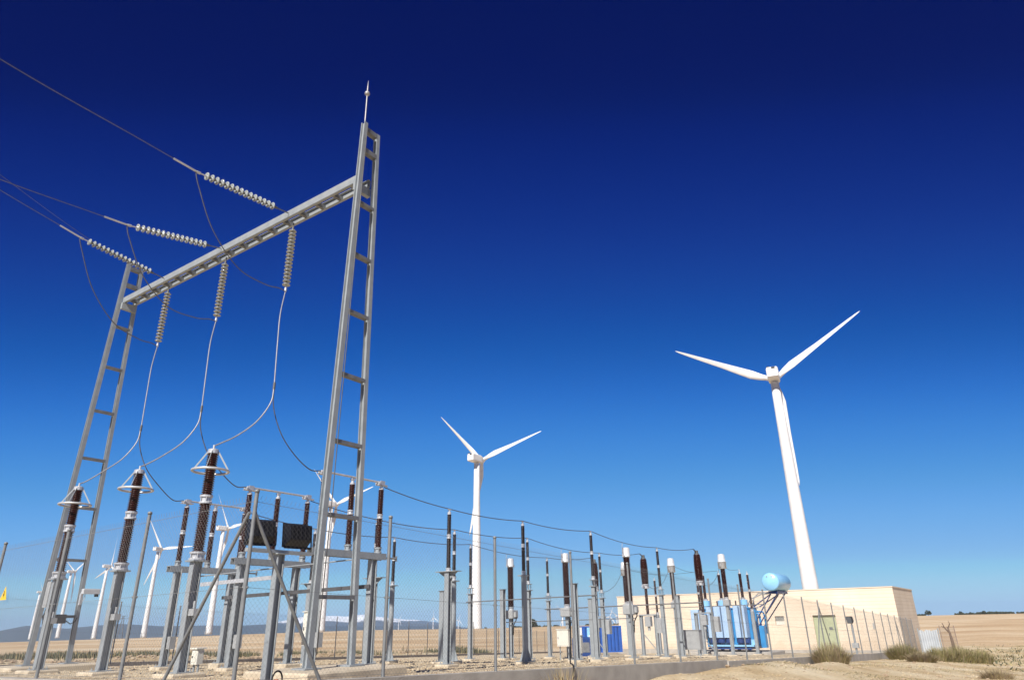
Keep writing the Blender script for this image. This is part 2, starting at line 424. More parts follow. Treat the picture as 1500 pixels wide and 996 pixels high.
# ---------------------------------------------------------------- surge arresters with corona rings
def make_arrester():
    t = thing('surge_arrester', 'tall brown ringed arrester, largest of three, nearest the right gantry tower', 'surge arrester', place(U1,-1.7), ROT, 'ringed surge arresters in front of the gantry')
    footing(t, 1.05, 1.05, .25)
    p = MB().hbeam(0,0,.01,2.56,.23,.21,.02,axis='x'); baseplate(p,(0,0),.42); p.box(-.2,.2,-.2,.2,2.56,2.6); p.build('post', M['steel'], t)
    f = flange(MB(), 2.6, 2.80, .17); f.build('base_flange', M['alu'], t)
    stack('insulator', 2.80, 4.02, .152, M['brown'], t, .058)
    flange(MB(), 4.02, 4.24, .14).build('joint', M['alu'], t)
    stack('insulator', 4.24, 5.36, .15, M['brown'], t, .058)
    MB().lathe([(.14,5.36),(.14,5.47),(.09,5.49),(.03,5.50),(.03,5.60)],14,smooth=False).build('cap', M['alu'], t)
    ring = MB().tube([(.46*math.cos(a*math.pi/24), .46*math.sin(a*math.pi/24), 4.89) for a in range(48)], .034, 8, closed=True).build('corona_ring', M['alu'], t)
    s = MB()
    for k in range(4):
        a = math.pi/4 + k*math.pi/2; c, d = math.cos(a), math.sin(a)
        s.bar((.13*c,.13*d,5.42),(.455*c,.455*d,4.91),.04,.01,up=(-d,c,0))
    s.build('strut', M['steel'], ring)
    c = MB(); c.box(-.08,.09,-.34,-.115,1.28,1.44); c.cyl((0,-.2,1.45),(0,-.2,1.62),.03,n=8); c.build('counter', M['grey_cab'], t)
    MB().tube([(-.12,-.13,2.6),(-.16,-.18,2.4),(-.13,-.13,2.0),(-.125,-.125,1.6)],.012,6).build('earth_lead', M['cable'], t)
    return t
arr = make_arrester()
dup(arr, 'tall brown arrester with a white corona ring, middle one of the three', place(U2,-1.7))
dup(arr, 'tall brown arrester with a white corona ring, in front of the left gantry tower', place(U3,-1.7))

# ---------------------------------------------------------------- disconnectors
def make_disconnector():
    t = thing('disconnector', 'isolator switch on a steel beam between the right gantry tower and the fence', 'switch', place(U1, 2.15), ROT, 'three disconnector switches with bright tube contacts')
    for x in (.05, 2.25):
        p = MB(); p.hbeam(x, 0, .01, 3.07, .22, .2, .022, axis='x'); baseplate(p,(x,0),.4); p.build('post', M['steel'], t)
        footing(t, .75, .75, .2, (x,0))
    b = MB(); b.hbeam(0,0,0,1,.01,.01)
    b = MB()
    b.box(-.32,2.75,-.12,-.105,3.08,3.28); b.box(-.32,2.75,.105,.12,3.08,3.28); b.box(-.32,2.75,-.105,.105,3.265,3.285)
    b.build('beam', M['steel'], t)
    e = MB(); e.cyl((2.75,0,3.16),(3.35,0,3.16),.028,n=8); e.cyl((3.33,0,3.08),(3.33,0,3.25),.03,n=8); e.build('earthing_lever', M['steel_dark'], t)
    for i, x in enumerate((0, 1.16, 2.46)):
        f = flange(MB(), 3.286, 3.47, .10, (x,0)); f.build('base_flange', M['steel'], t)
        stack('insulator', 3.47, 4.40, .108, M['brown'], t, .055, (x,0))
        flange(MB(), 4.40, 4.54, .085, (x,0)).build('joint', M['alu'], t)
        stack('insulator', 4.54, 5.36, .104, M['brown'], t, .055, (x,0))
        h = MB(); h.lathe([(.085,5.36),(.085,5.42),(.05,5.43),(.05,5.50)],12,o=(x,0,0),smooth=False)
        if i != 1:
            h.box(x-.2,x+.2,-.09,.09,5.50,5.535); h.box(x-.1,x+.1,-.07,-.045,5.535,5.66); h.box(x-.1,x+.1,.045,.07,5.535,5.66)
            h.cyl((x-.16,-.11,5.57),(x-.16,.11,5.57),.03,n=8); h.bar((x-.05,0,5.54),(x+.28*(1 if i else -1),0,5.50),.06,.02)
        else: h.box(x-.06,x+.06,-.05,.05,5.50,5.56)
        h.build('contact', M['alu'], t)
    MB().cyl((-.12,0,5.605),(2.6,0,5.605),.033,n=10).build('contact_tube', M['alu'], t)
    d = MB(); d.cyl((.1,-.17,.7),(.1,-.17,3.2),.018,n=8); d.box(.0,.2,-.3,-.115,.55,.95); d.build('drive_rod', M['grey_cab'], t)
    MB().cyl((.1,.16,3.2),(2.3,.16,3.2),.02,n=6).build('linkage', M['steel_dark'], t)
    return t
dis = make_disconnector()
dup(dis, 'isolator switch on a steel beam just left of the black floodlights, middle of the three', place(U2, 2.15))
dup(dis, 'isolator switch on a steel beam, seen behind the ringed arresters and farthest from the fence', place(U3, 2.15))
def crossbar(name, u0, u1, v, h, r, label, flat=False, m='steel_dark', cat='bar', group=None):
    mb = MB(); a = W(u0, v, gz(u0,v)+h); b = W(u1, v, gz(u1,v)+h)
    if flat: mb.bar(a, b, .05, r*2)
    else: mb.cyl(a, b, r, n=8)
    return tag(mb.build(name, M[m]), label, cat, group)
crossbar('tie_bar', U1-.1, U3+.2, 4.24, 2.32, .06, 'dark flat steel bar tying the three switch frames on their building side', True, 'tie')
crossbar('tie_bar', U2-2.2, U3-1.9, 2.02, 2.55, .06, 'pale flat steel bar tying switch frames behind the fence corner post', True, 'alu')
crossbar('linkage_rod', U1-.4, U3+.3, 3.2, 3.02, .022, 'thin grey operating rod running between the three switch beams', False, 'steel')

# ---------------------------------------------------------------- post insulators
def make_postins(kind, u, v, label):
    t = thing('post_insulator', label, 'insulator', place(u,v), ROT, 'dark post insulators carrying the bus cables')
    footing(t, .75, .75, .2)
    p = MB()
    if kind == 1:
        p.hbeam(0,0,.01,3.06,.2,.2,.02,axis='x'); baseplate(p,(0,0),.38)
        for s in (-1,1):
            p.add([(0,s*.02,2.78),(s*0+.0,s*.46,3.06),(0,s*.02,3.06),(.02,s*.02,2.78),(.02,s*.46,3.06),(.02,s*.02,3.06)],[(0,1,2),(3,5,4),(0,3,4,1),(1,4,5,2),(2,5,3,0)])
        p.box(-.16,.16,-.5,.5,3.06,3.085); zb, zm, zt = 3.2, 4.24, 5.12
    else:
        if kind == 2:
            p.cyl((0,0,.02),(0,0,3.26),.125,.115,n=16)
            for k in range(4):
                c, s = round(math.cos(k*math.pi/2)), round(math.sin(k*math.pi/2))
                p.add([(c*.11-s*.01,s*.11+c*.01,.025),(c*.3-s*.01,s*.3+c*.01,.025),(c*.11-s*.01,s*.11+c*.01,.5),(c*.11+s*.01,s*.11-c*.01,.025),(c*.3+s*.01,s*.3-c*.01,.025),(c*.11+s*.01,s*.11-c*.01,.5)],[(0,1,2),(3,5,4),(0,3,4,1),(1,4,5,2),(2,5,3,0)])
            baseplate(p,(0,0),.62); p.box(-.19,.19,-.19,.19,3.26,3.30); zb, zm, zt = 3.47, 4.42, 5.32
        else:
            p.hbeam(0,0,.01,3.2,.2,.19,.02,axis='x'); baseplate(p,(0,0),.42); p.box(-.17,.17,-.17,.17,3.2,3.235)
            for a in (-1,1):
                for b in (-1,1): p.cyl((a*.09,b*.09,3.235),(a*.09,b*.09,3.5),.02,n=6)
            p.box(-.15,.15,-.15,.15,3.5,3.53); zb, zm, zt = 3.68, 4.70, 5.62
    p.build('post', M['steel'], t)
    z0 = {1:3.086,2:3.301,3:3.531}[kind]
    flange(MB(), z0, zb, .085).build('base_flange', M['alu'], t)
    stack('insulator', zb, zm, .092, M['black_ins'], t, .055)
    flange(MB(), zm, zm+.15, .072).build('joint', M['alu'], t)
    stack('insulator', zm+.15, zt, .088, M['black_ins'], t, .055)
    c = MB(); c.lathe([(.07,zt),(.07,zt+.09),(.035,zt+.1),(.035,zt+.17)],12,smooth=False); c.box(-.08,.08,-.03,.03,zt+.17,zt+.2); c.build('cap', M['alu'], t)
    return t
W3 = ('fence side', 'middle of three', 'far side')
rowlab = {1:'dark insulator on a post with winged top plate, first past the switches, %s',
          2:'dark insulator on a round flared post, second past the switches, %s',
          3:'dark insulator just before the white topped transformers, %s',
          4:'dark insulator between white topped transformers and breakers, %s'}
for row, v in ((1,8.2),(2,13.1),(3,19.1),(4,27.0)):
    src = None
    for k, u in enumerate((U1,U2,U3)):
        lab = rowlab[row] % W3[k]
        if src is None: src = make_postins(min(row,3), u, v, lab)
        else: dup(src, lab, place(u, v))
TOPI = {1:5.30, 2:5.50, 3:5.80, 4:5.80}

crossbar('operating_rod', U1-.2, U3+.2, 18.97, 2.80, .028, 'grey tube joining the third row of insulator posts', group='horizontal tubes across the bays')
crossbar('operating_rod', U1-2.4, U3+.2, 26.87, 2.72, .034, 'thick grey tube joining the last row of insulator posts in front of the building', group='horizontal tubes across the bays')
crossbar('operating_rod', U1-.4, U3+.3, 22.6, 1.86, .022, 'thin low tube passing under the white topped transformers', group='horizontal tubes across the bays')
crossbar('operating_rod', U1-2.8, U3-2, 36.9, 3.02, .022, 'thin high tube crossing in front of the blue transformer', group='horizontal tubes across the bays')

# short steel columns without insulators
def make_short(label, u, v, h):
    t = thing('steel_column', label, 'column', place(u,v), ROT, 'short bare steel columns')
    p = MB(); p.hbeam(0,0,.01,h,.26,.24,.022,axis='x'); baseplate(p,(0,0),.42); p.build('shaft', M['steel'], t)
    MB().box(-.17,.17,-.15,.15,h,h+.03).build('cap_plate', M['steel_dark'], t)
    footing(t, .8, .8, .2)
    return t
make_short('short bare steel column left of the nearest winged insulator post', 7.25, 12.4, 2.8)
make_short('short bare steel column left of the farthest white topped transformer', 11.1, 22.1, 3.6)
make_short('short bare steel column right of the white cabinet, in line with the near phase', 3.4, 17.2, 3.2)
make_short('short bare steel column before the building, grey box at its foot', 3.4, 29.3, 3.3)
make_short('short bare steel column in front of the blue container', 7.25, 25.6, 3.1)

# ---------------------------------------------------------------- current transformers (white cylinder heads)
def make_ct(label, u, v):
    t = thing('current_transformer', label, 'instrument transformer', place(u,v), ROT, 'white topped current transformers')
    footing(t, .85, .85, .2)
    p = MB().hbeam(0,0,.01,2.05,.2,.19,.02,axis='x'); baseplate(p,(0,0),.42); p.box(-.26,.26,-.26,.26,2.05,2.08); p.build('post', M['steel'], t)
    b = MB().bevbox(-.3,.3,-.3,.3,2.081,2.52,.03); b.box(-.12,.12,-.42,-.3,2.15,2.42); b.build('base_tank', M['grey_cab'], t)
    c = MB(); c.tube([(0,-.36,2.15),(0,-.36,1.98),(.02,-.25,1.85),(.02,-.16,1.7),(.02,-.13,1.2)],.03,8); c.build('conduit', M['rubber'], t)
    flange(MB(), 2.52, 2.7, .15).build('base_flange', M['alu'], t)
    stack('insulator', 2.70, 4.90, .205, M['brown'], t, .062)
    h = MB(); h.lathe([(.17,4.90),(.22,4.93),(.22,4.97),(.205,4.98),(.205,5.36),(.19,5.40),(.1,5.42)],20)
    h.build('head', M['white_head'], t)
    g = MB(); g.box(-.36,-.2,-.03,.03,4.98,5.0); g.box(.2,.36,-.03,.03,4.98,5.0); g.box(-.36,-.33,-.05,.05,4.94,5.05); g.box(.33,.36,-.05,.05,4.94,5.05); g.build('terminal', M['alu'], t)
    return t
ct = make_ct('white topped transformer left of the breakers, nearest the fence and the building', U1, 22.9)
dup(ct, 'white topped transformer with a cream cabinet below it, middle of its row', place(U2,22.9))
dup(ct, 'white topped transformer just right of the middle turbine tower, farthest of its row', place(U3,22.9))

# taller two tier ones past the breakers
def make_vt(label, u, v):
    t = thing('voltage_transformer', label, 'instrument transformer', place(u,v), ROT, 'two tier white headed voltage transformers')
    footing(t, .85, .85, .2)
    p = MB().hbeam(0,0,.01,3.1,.21,.2,.02,axis='x'); baseplate(p,(0,0),.42); p.box(-.24,.24,-.24,.24,3.1,3.14); p.build('post', M['steel'], t)
    b = MB().bevbox(-.22,.22,-.22,.22,3.141,3.48,.03); b.build('base_tank', M['grey_cab'], t)
    flange(MB(), 3.48, 3.64, .14).build('base_flange', M['alu'], t)
    stack('insulator', 3.64, 5.50, .19, M['brown'], t, .062)
    h = MB(); h.lathe([(.23,5.50),(.285,5.53),(.285,5.95),(.31,5.96),(.31,5.99),(.265,6.0),(.24,6.42),(.19,6.5),(.05,6.52)],20); h.build('head', M['white_head'], t)
    g = MB(); g.box(-.42,-.25,-.03,.03,5.7,5.72); g.cyl((-.36,0,5.64),(-.36,0,5.8),.04,n=8); g.build('terminal', M['alu'], t)
    return t
vt = make_vt('tall two tier white headed transformer directly in front of the blue transformer', U1, 38.0)
dup(vt, 'tall two tier white headed transformer between two breakers, with a grey cabinet by its post', place(U2,38.0))
dup(vt, 'tall two tier white headed transformer half hidden behind a wider brown insulator', place(U3,38.0))

# ---------------------------------------------------------------- circuit breakers
def make_breaker(label, u, v):
    t = thing('circuit_breaker', label, 'circuit breaker', place(u,v), ROT, 'brown candlestick circuit breakers')
    footing(t, 1.0, 1.7, .25)
    for y in (-.52, .52):
        l = MB(); l.hbeam(0,y,.01,2.42,.2,.18,.02,axis='y'); baseplate(l,(0,y),.36); l.build('leg', M['steel'], t)
    f = MB(); f.box(-.12,.12,-.62,.62,2.42,2.5); f.build('frame', M['steel'], t); MB().bar((0,-.44,.3),(0,.44,1.3),.05,.05).build('brace', M['steel'], t)
    c = MB().bevbox(-.22,.22,-.98,-.63,1.35,2.25,.03); c.build('control_cabinet', M['grey_cab'], t)
    m = MB().bevbox(-.18,.18,-.2,.2,1.75,2.36,.03); m.cyl((0,0,1.5),(0,0,1.75),.09,n=10); m.build('mechanism', M['grey_cab'], t)
    stack('insulator', 2.5, 4.12, .115, M['brown'], t, .062)
    j = flange(MB(), 4.12, 4.40, .19); j.box(-.55,.55,-.05,.05,4.22,4.27); j.cyl((-.5,0,4.15),(-.5,0,4.36),.03,n=8); j.build('joint', M['alu'], t)
    stack('interrupter', 4.40, 6.02, .275, M['brown'], t, .062, barrel=lambda q: .80+.22*math.sin(math.pi*(q*.8+.15)), n=16, core=.82)
    k = MB(); k.lathe([(.17,6.02),(.17,6.1),(.12,6.11),(.12,6.28),(.04,6.3)],14,smooth=False); k.bar((-.1,0,6.2),(-.45,0,6.34),.07,.025); k.build('cap', M['cap'], t)
    return t
br = make_breaker('brown candlestick breaker left of the blue transformer, nearest the fence', U1, 33.3)
dup(br, 'brown candlestick breaker in front of the cream building wall, middle of its row', place(U2,33.3))
dup(br, 'brown candlestick breaker standing against the sky behind the insulators by the container', place(U3,33.3))

# small arresters next to the transformer
def make_sa(label, u, v, h=0.):
    t = thing('transformer_arrester', label, 'surge arrester', place(u,v), ROT, 'slim arresters on posts beside the blue transformer')
    footing(t, .8, .8, .2)
    p = MB().bevbox(-.11,.11,-.11,.11,.01,2.9,.012); baseplate(p,(0,0),.4); p.build('post', M['steel'], t)
    flange(MB(), 2.9, 3.08, .1).build('base_flange', M['alu'], t)
    stack('insulator', 3.08, 4.28, .1, M['brown'], t, .06)
    flange(MB(), 4.28, 4.44, .09).build('joint', M['alu'], t)
    stack('insulator', 4.44, 5.5, .1, M['brown'], t, .06)
    k = MB(); k.lathe([(.09,5.5),(.09,5.58),(.03,5.6),(.03,5.75)],12,smooth=False); k.build('cap', M['alu'], t)
    b = MB(); b.bar((-.5,0,5.0),(.5,0,5.0),.04,.03); b.build('grading_bar', M['alu'], t)
    return t
sa = make_sa('slim brown arrester on a grey post at the right end of the blue transformer', U1, 43.4)
dup(sa, 'slim brown arrester with a cross bar, in front of the building between two breakers', place(U2+.2, 43.4))
dup(sa, 'slim brown arrester on a post seen behind the blue container side', place(U3, 43.4))

# ---------------------------------------------------------------- gantry
def make_gantry():
    t = thing('portal_gantry', 'tall grey steel portal of two ladder towers joined by a high crossbeam', 'gantry', W(0,0,.1), ROT)
    Y = 14.6
    for y0, z0 in ((0,0.),(Y,-.19)):
        H = 15.7
        for s in (-1, 1):
            l = MB(); l.hbeam(s*.66, y0, z0+.01, z0+H+(.05 if s<0 else -.1), .15 if s<0 else .13, .16, .022, axis='y', x1=s*.27, y1=y0)
            baseplate_z = z0
            l.box(s*.66-.24, s*.66+.24, y0-.24, y0+.24, z0+.003, z0+.035)
            l.build('leg', M['steel'], t)
        for k, z in enumerate((1.55,3.47,5.35,7.2,9.1,10.95,12.75,14.7,15.5)):
            hw = .66 - .39*z/H - .062
            r = MB(); hh = .09 if k < 7 else .16
            r.box(-hw, hw, y0-.085, y0+.085, z0+z-hh/2, z0+z-hh/2+.014); r.box(-hw, hw, y0-.085, y0-.07, z0+z-hh/2+.014, z0+z+hh/2)
            r.box(-hw, hw, y0+.07, y0+.085, z0+z-hh/2+.014, z0+z+hh/2)
            r.build('rung', M['steel_dark'], t)
        p = MB(); p.bevbox(-1.55, 1.5, y0-1.1, y0+1.1, z0-.75, z0, .04); p.build('foundation', M['footing'], t)
    b = MB()
    for s in (-1, 1):
        x = s*.235
        b.box(x-.012, x+.012, .11, Y-.11, 13.61, 13.86)
        b.box(min(x,x-s*.085), max(x,x-s*.085), .11, Y-.11, 13.595, 13.61); b.box(min(x,x-s*.085), max(x,x-s*.085), .11, Y-.11, 13.86, 13.875)
    beam = b.build('crossbeam', M['steel'], t)
    for k in range(17):
        y = .55 + k*.845
        q = MB(); q.box(-.222, .222, y-.05, y+.05, 13.612, 13.624); q.box(-.222, .222, y-.05, y-.04, 13.624, 13.77); q.build('batten', M['steel_dark'], beam)
    for y in (.16, Y-.26):
        g = MB(); g.box(-.3,.3,y-.02,y+.12,13.3,13.59); g.build('gusset', M['steel'], beam)
    rd = MB(); rd.cyl((-.27,0,15.7),(-.27,0,17.25),.022,n=8); rd.cyl((-.27,0,17.1),(-.27,0,17.5),.02,.004,n=8)
    rd.lathe([(.02,-.09),(.075,-.05),(.09,0),(.075,.05),(.02,.09)],12,o=(-.27,0,16.95)); rd.build('lightning_rod', M['cable_light'], t)
    cb = MB(); cb.tube([(-.5,-.11,.3),(-.42,-.11,4.),(-.31,-.11,12.),(-.24,-.11,15.7)],.014,6); cb.build('earth_cable', M['cable'], t)
    return t
make_gantry()

# ---------------------------------------------------------------- insulator strings
def disc_mesh():
    me = MB()
    me.lathe([(.028,-.075),(.03,-.03),(.06,-.028),(.118,-.045),(.128,-.036),(.118,-.015),(.07,.012),(.045,.022)],16,0)
    me.lathe([(.046,.018),(.05,.03),(.046,.06),(.025,.075),(.012,.078)],12,1)
    return me
DISC = disc_mesh()
_dm = None
def string(name, label, cat, p0, p1, n, group, link0=.25, link1=.15):
    """p0: fixing at the steelwork, p1: cable clamp end"""
    global _dm
    p0 = Vector(p0); p1 = Vector(p1); d = (p1-p0); Ln = d.length; d.normalize()
    t = thing(name, label, cat, p0, 0, group)
    q = d.to_track_quat('-Z','Y')
    span = Ln-link0-link1; pitch = span/n
    for k in range(n):
        if _dm is None:
            o = DISC.build('disc', [M['glassdisc'], M['cap']], t); _dm = o
        else:
            o = _dm.copy(); COL.objects.link(o); o.parent = t
        o.location = d*(link0+pitch*(k+.5)); o.rotation_mode = 'QUATERNION'; o.rotation_quaternion = q
        o.scale = (1.,1.,pitch/.146)
    l = MB(); l.cyl((0,0,0), d*link0, .02, n=6); l.cyl(d*(link0-.06), d*link0, .04, n=8); l.build('link', M['cap'], t)
    c = MB(); c.cyl(d*(Ln-link1), d*Ln, .022, n=6); c.cyl(d*(Ln-.09), d*(Ln+.03), .042, n=8); c.build('clamp', M['alu'], t)
    return t
def L_(u, v, z): return W(u, v, z)
hang = [(3.52,'right'),(7.39,'middle'),(11.26,'left')]
tens_e = [(3.42,-3.55,13.53),(7.4,-3.5,13.22),(10.95,-3.54,14.02)]
hl = ['string of pale discs hanging from the crossbeam, nearest the tall right tower','string of pale discs hanging from the middle of the crossbeam','string of pale discs hanging from the crossbeam, nearest the left tower']
tl = ['glassy disc string pulling a line cable to the crossbeam, topmost and nearest the right tower','glassy disc string pulling a line cable to the middle of the crossbeam','glassy disc string pulling a line cable, level with the top of the left tower']
for k, (u, _) in enumerate(hang):
    string('suspension_string', hl[k], 'insulator string', W(u,0,13.60), W(u,0,11.05), 16, 'disc strings hanging under the crossbeam', .24, .16)
    a = W(u-.02, -.27, 13.84); e = W(*tens_e[k])
    string('tension_string', tl[k], 'insulator string', a, e, 15, 'tension strings of the incoming line', .52, .26)

# ---------------------------------------------------------------- cables
def smooth_path(pts, n=10):
    pts = [Vector(p) for p in pts]; P = [pts[0]*2-pts[1]] + pts + [pts[-1]*2-pts[-2]]; out = []
    for i in range(1, len(P)-2):
        for k in range(n):
            t = k/n; a, b, c, d = P[i-1], P[i], P[i+1], P[i+2]
            out.append(.5*((2*b) + (c-a)*t + (2*a-5*b+4*c-d)*t*t + (3*b-a-3*c+d)*t*t*t))
    out.append(pts[-1]); return out
def cable(name, label, pts, r=.016, m='cable', group=None, cat='cable', parent=None):
    o = MB().tube(smooth_path(pts), r, 6).build(name, M[m], parent)
    return tag(o, label, cat, group) if parent is None else o
# incoming line
line_to = [(3.4,-8.71,13.76),(7.4,-7.08,12.95),(10.95,-6.21,14.58)]
ll = ['topmost dark overhead line cable running off the upper left edge','middle overhead line cable leaving the picture at the left edge','lowest overhead line cable leaving the picture beside the earth wire']
for k in range(3):
    a = Vector((*tens_e[k],)); b = Vector(line_to[k]); s = b-a
    pts = [a + s*t + Vector((0,0,.012*(t*s.length)**2*.35 - .004*t*s.length)) * (0 if t <= 1 else 1) for t in (0,.35,1,1.8,3,5)]
    cable('line_cable', ll[k], [W(*p) for p in pts], .0135, 'cable', 'incoming overhead line cables')
    d = s.normalized()
    mb = MB(); mb.cyl(W(*(a)), W(*(a+d*.75)), .03, n=8)
    tag(mb.build('dead_end_clamp', M['alu']), ['aluminium clamp sleeve at the outer end of the topmost tension string','aluminium clamp sleeve at the outer end of the middle tension string','aluminium clamp sleeve at the outer end of the lowest tension string'][k], 'clamp', 'clamp sleeves of the line cables')
cable('earth_wire', 'thin faint earth wire running up from the left tower top to the left edge', [W(14.6,-.25,15.6), W(14.6,-2.47,16.15), W(14.6,-5.52,17.2), W(14.6,-12,19.6), W(14.6,-22,23.5)], .009)

# jumpers from the line clamps to the hanging strings
jl = ['looping jumper cable from the topmost line clamp under the beam to the right hanging string','looping jumper cable from the middle line clamp to the middle hanging string','looping jumper cable dropping past the left tower to the left hanging string']
for k, (u, _) in enumerate(hang):
    e = Vector(tens_e[k]); f = Vector((u,0,11.02))
    pts = [e+Vector((0,-.05,-.02)), e+Vector((.0,.12,-.45)), e.lerp(f,.22)+Vector((0,0,-1.05)), e.lerp(f,.5)+Vector((0,0,-1.18)), e.lerp(f,.78)+Vector((0,0,-.62)), e.lerp(f,.93)+Vector((0,0,-.16)), f]
    cable('jumper_cable', jl[k], [W(*p) for p in pts], .017, 'cable', 'jumper cables under the gantry')

# droppers: string bottom -> clamp -> arrester top and switch contact
dl = ['pale drop cable from the right hanging string, forking to the nearest ringed arrester','pale drop cable from the middle hanging string, forking to the middle ringed arrester','pale drop cable from the left hanging string, forking beside the left tower']
for k, (u, uu) in enumerate(zip((3.52,7.39,11.26),(U1,U2,U3))):
    t = thing('drop_cable', dl[k], 'cable', W(u,0,11.02), 0, 'forked drop cables')
    o = W(u,0,11.02)
    cl = W(u-.1+.0*k, -.05, 7.75)
    a = gz(uu,-1.7)+5.6; b = gz(uu,2.15)+5.6
    main = [W(u,0,11.02), W(u+.09,-.02,10.2), W(u+.03,-.03,9.2), cl]
    cable('strand', '', [p-o for p in main], .019, 'cable_light', parent=t)
    MB().cyl(cl-o+Vector((0,0,.12)), cl-o-Vector((0,0,.1)), .04, n=8).build('clamp', M['cap'], t)
    t1 = [cl, W(u-.16,-.14,7.2), W(u-.13,-.5,6.55), W(uu,-1.05,6.02), W(uu,-1.5,a+.1), W(uu,-1.7,a-.02)]
    cable('tail', '', [p-o for p in t1], .019, 'cable_light', parent=t)
    t2 = [cl, W(u-.05,.06,7.1), W(uu,.38,6.35), W(uu,.95,5.8), W(uu,1.55,b-.02), W(uu,1.98,b)]
    cable('tail', '', [p-o for p in t2], .017, 'cable', parent=t)

# bus cables over the post insulators
bl = ['uppermost long bus cable sagging over the insulators nearest the fence','middle long bus cable sagging over the middle row of insulators','lowest long bus cable sagging over the insulators farthest from the fence']
for k, u in enumerate((U1,U2,U3)):
    st = [(4.75, gz(u,4.6)+5.55), (8.2, gz(u,8.2)+TOPI[1]+.03), (13.1, gz(u,13.1)+TOPI[2]+.03), (19.1, gz(u,19.1)+TOPI[3]+.03), (27.0, gz(u,27)+TOPI[4]+.03), (32.85, gz(u,33.3)+6.36)]
    pts = []
    for (v0,z0),(v1,z1) in zip(st, st[1:]):
        n = 8; sag = .014*(v1-v0)**1.55*.55
        for i in range(n):
            q = i/n; pts.append(W(u, v0+(v1-v0)*q, z0+(z1-z0)*q - sag*4*q*(1-q)))
    pts.append(W(u, *st[-1]))
    tag(MB().tube(pts, .017, 6).build('bus_cable', M['cable']), bl[k], 'cable', 'long bus cables along the bays')
    # drop to the current transformer
    vq = 22.9; q = (vq-19.1)/7.9; zq = (gz(u,19.1)+5.83)*(1-q)+(gz(u,27)+5.83)*q - .014*7.9**1.55*.55*4*q*(1-q)
    zt = gz(u,vq)+5.02
    cable('lead_cable', ['short lead dropping from the uppermost bus cable to the nearest white head','short lead dropping from the middle bus cable to the white head over the cream cabinet','short lead dropping from the lowest bus cable to the farthest white head'][k],
          [W(u,vq-.35,zq), W(u,vq-.42,(zq+zt)/2), W(u,vq-.35,zt)], .012, 'cable_light', 'short leads to the white heads')
    zb = gz(u,33.3)+4.26; zv = gz(u,38)+5.74
    cable('breaker_cable', ['drooping cable from the nearest breaker up to the white head before the blue transformer','drooping cable from the middle breaker up to its white head','drooping cable from the farthest breaker up to its white head'][k],
          [W(u,33.8,zb), W(u,34.8,zb-.12), W(u,36.3,zb+.35), W(u,37.62,zv)], .014, 'cable', 'cables between breakers and white heads')
    cable('transformer_cable', ['thin cable sagging from the white head to the right transformer bushing','thin cable sagging from the white head to the middle transformer bushing','thin cable sagging from the white head to the left transformer bushing'][k],
          [W(u,38.3,gz(u,38)+5.95), W(u*.75+1.6,41.5,gz(u,38)+5.65), W(5.45+k*1.8-.0,47.9,-1.65+6.3)], .013, 'cable', 'cables to the transformer bushings')

# ---------------------------------------------------------------- fences
def fence_panel(L, H, slope, pitch=.078, w=.0020):
    mb = MB()
    def P(x, z): return Vector((x, 0, z + slope*x))
    step = pitch
    for sgn in (1, -1):
        k = -int(H/step)-1
        while k*step < L + H:
            if sgn > 0:  x0, z0, x1, z1 = k*step, 0, k*step+H, H
            else:        x0, z0, x1, z1 = k*step, 0, k*step-H, H
            k += 1
            # clip to 0..L
            pts = []
            for xa, za, xb, zb in ((x0,z0,x1,z1),):
                dx = xb-xa; ta, tb = 0., 1.
                for lim, s2 in ((0,1),(L,-1)):
                    fa = (xa-lim)*s2; fb = (xb-lim)*s2
                    if fa < 0 and fb < 0: ta = 2; break
                    if fa < 0: ta = max(ta, fa/(fa-fb))
                    elif fb < 0: tb = min(tb, fa/(fa-fb))
                if ta < tb: pts = [(xa+dx*ta, H*ta), (xa+dx*tb, H*tb)]
            if not pts: continue
            (xa, za), (xb, zb) = pts
            a = P(xa, za); b = P(xb, zb); y = .002*sgn
            n = Vector((-(b-a).z, 0, (b-a).x)).normalized()*w/2
            vs = [a-n+Vector((0,y,0)), a+n+Vector((0,y,0)), a+Vector((0,y+w*sgn,0)), b-n+Vector((0,y,0)), b+n+Vector((0,y,0)), b+Vector((0,y+w*sgn,0))]
            mb.add(vs, [(0,3,4,1),(1,4,5,2),(2,5,3,0)])
    for z in (.06, H*.5, H-.05):
        mb.cyl(P(0,z), P(L,z), .0035, n=4, caps=False)
    k = 0
    while k*step < L:
        a = P(k*step, H); mb.bar(a, a+Vector((.02,0,.05)), .003, .003); k += 1
    return mb
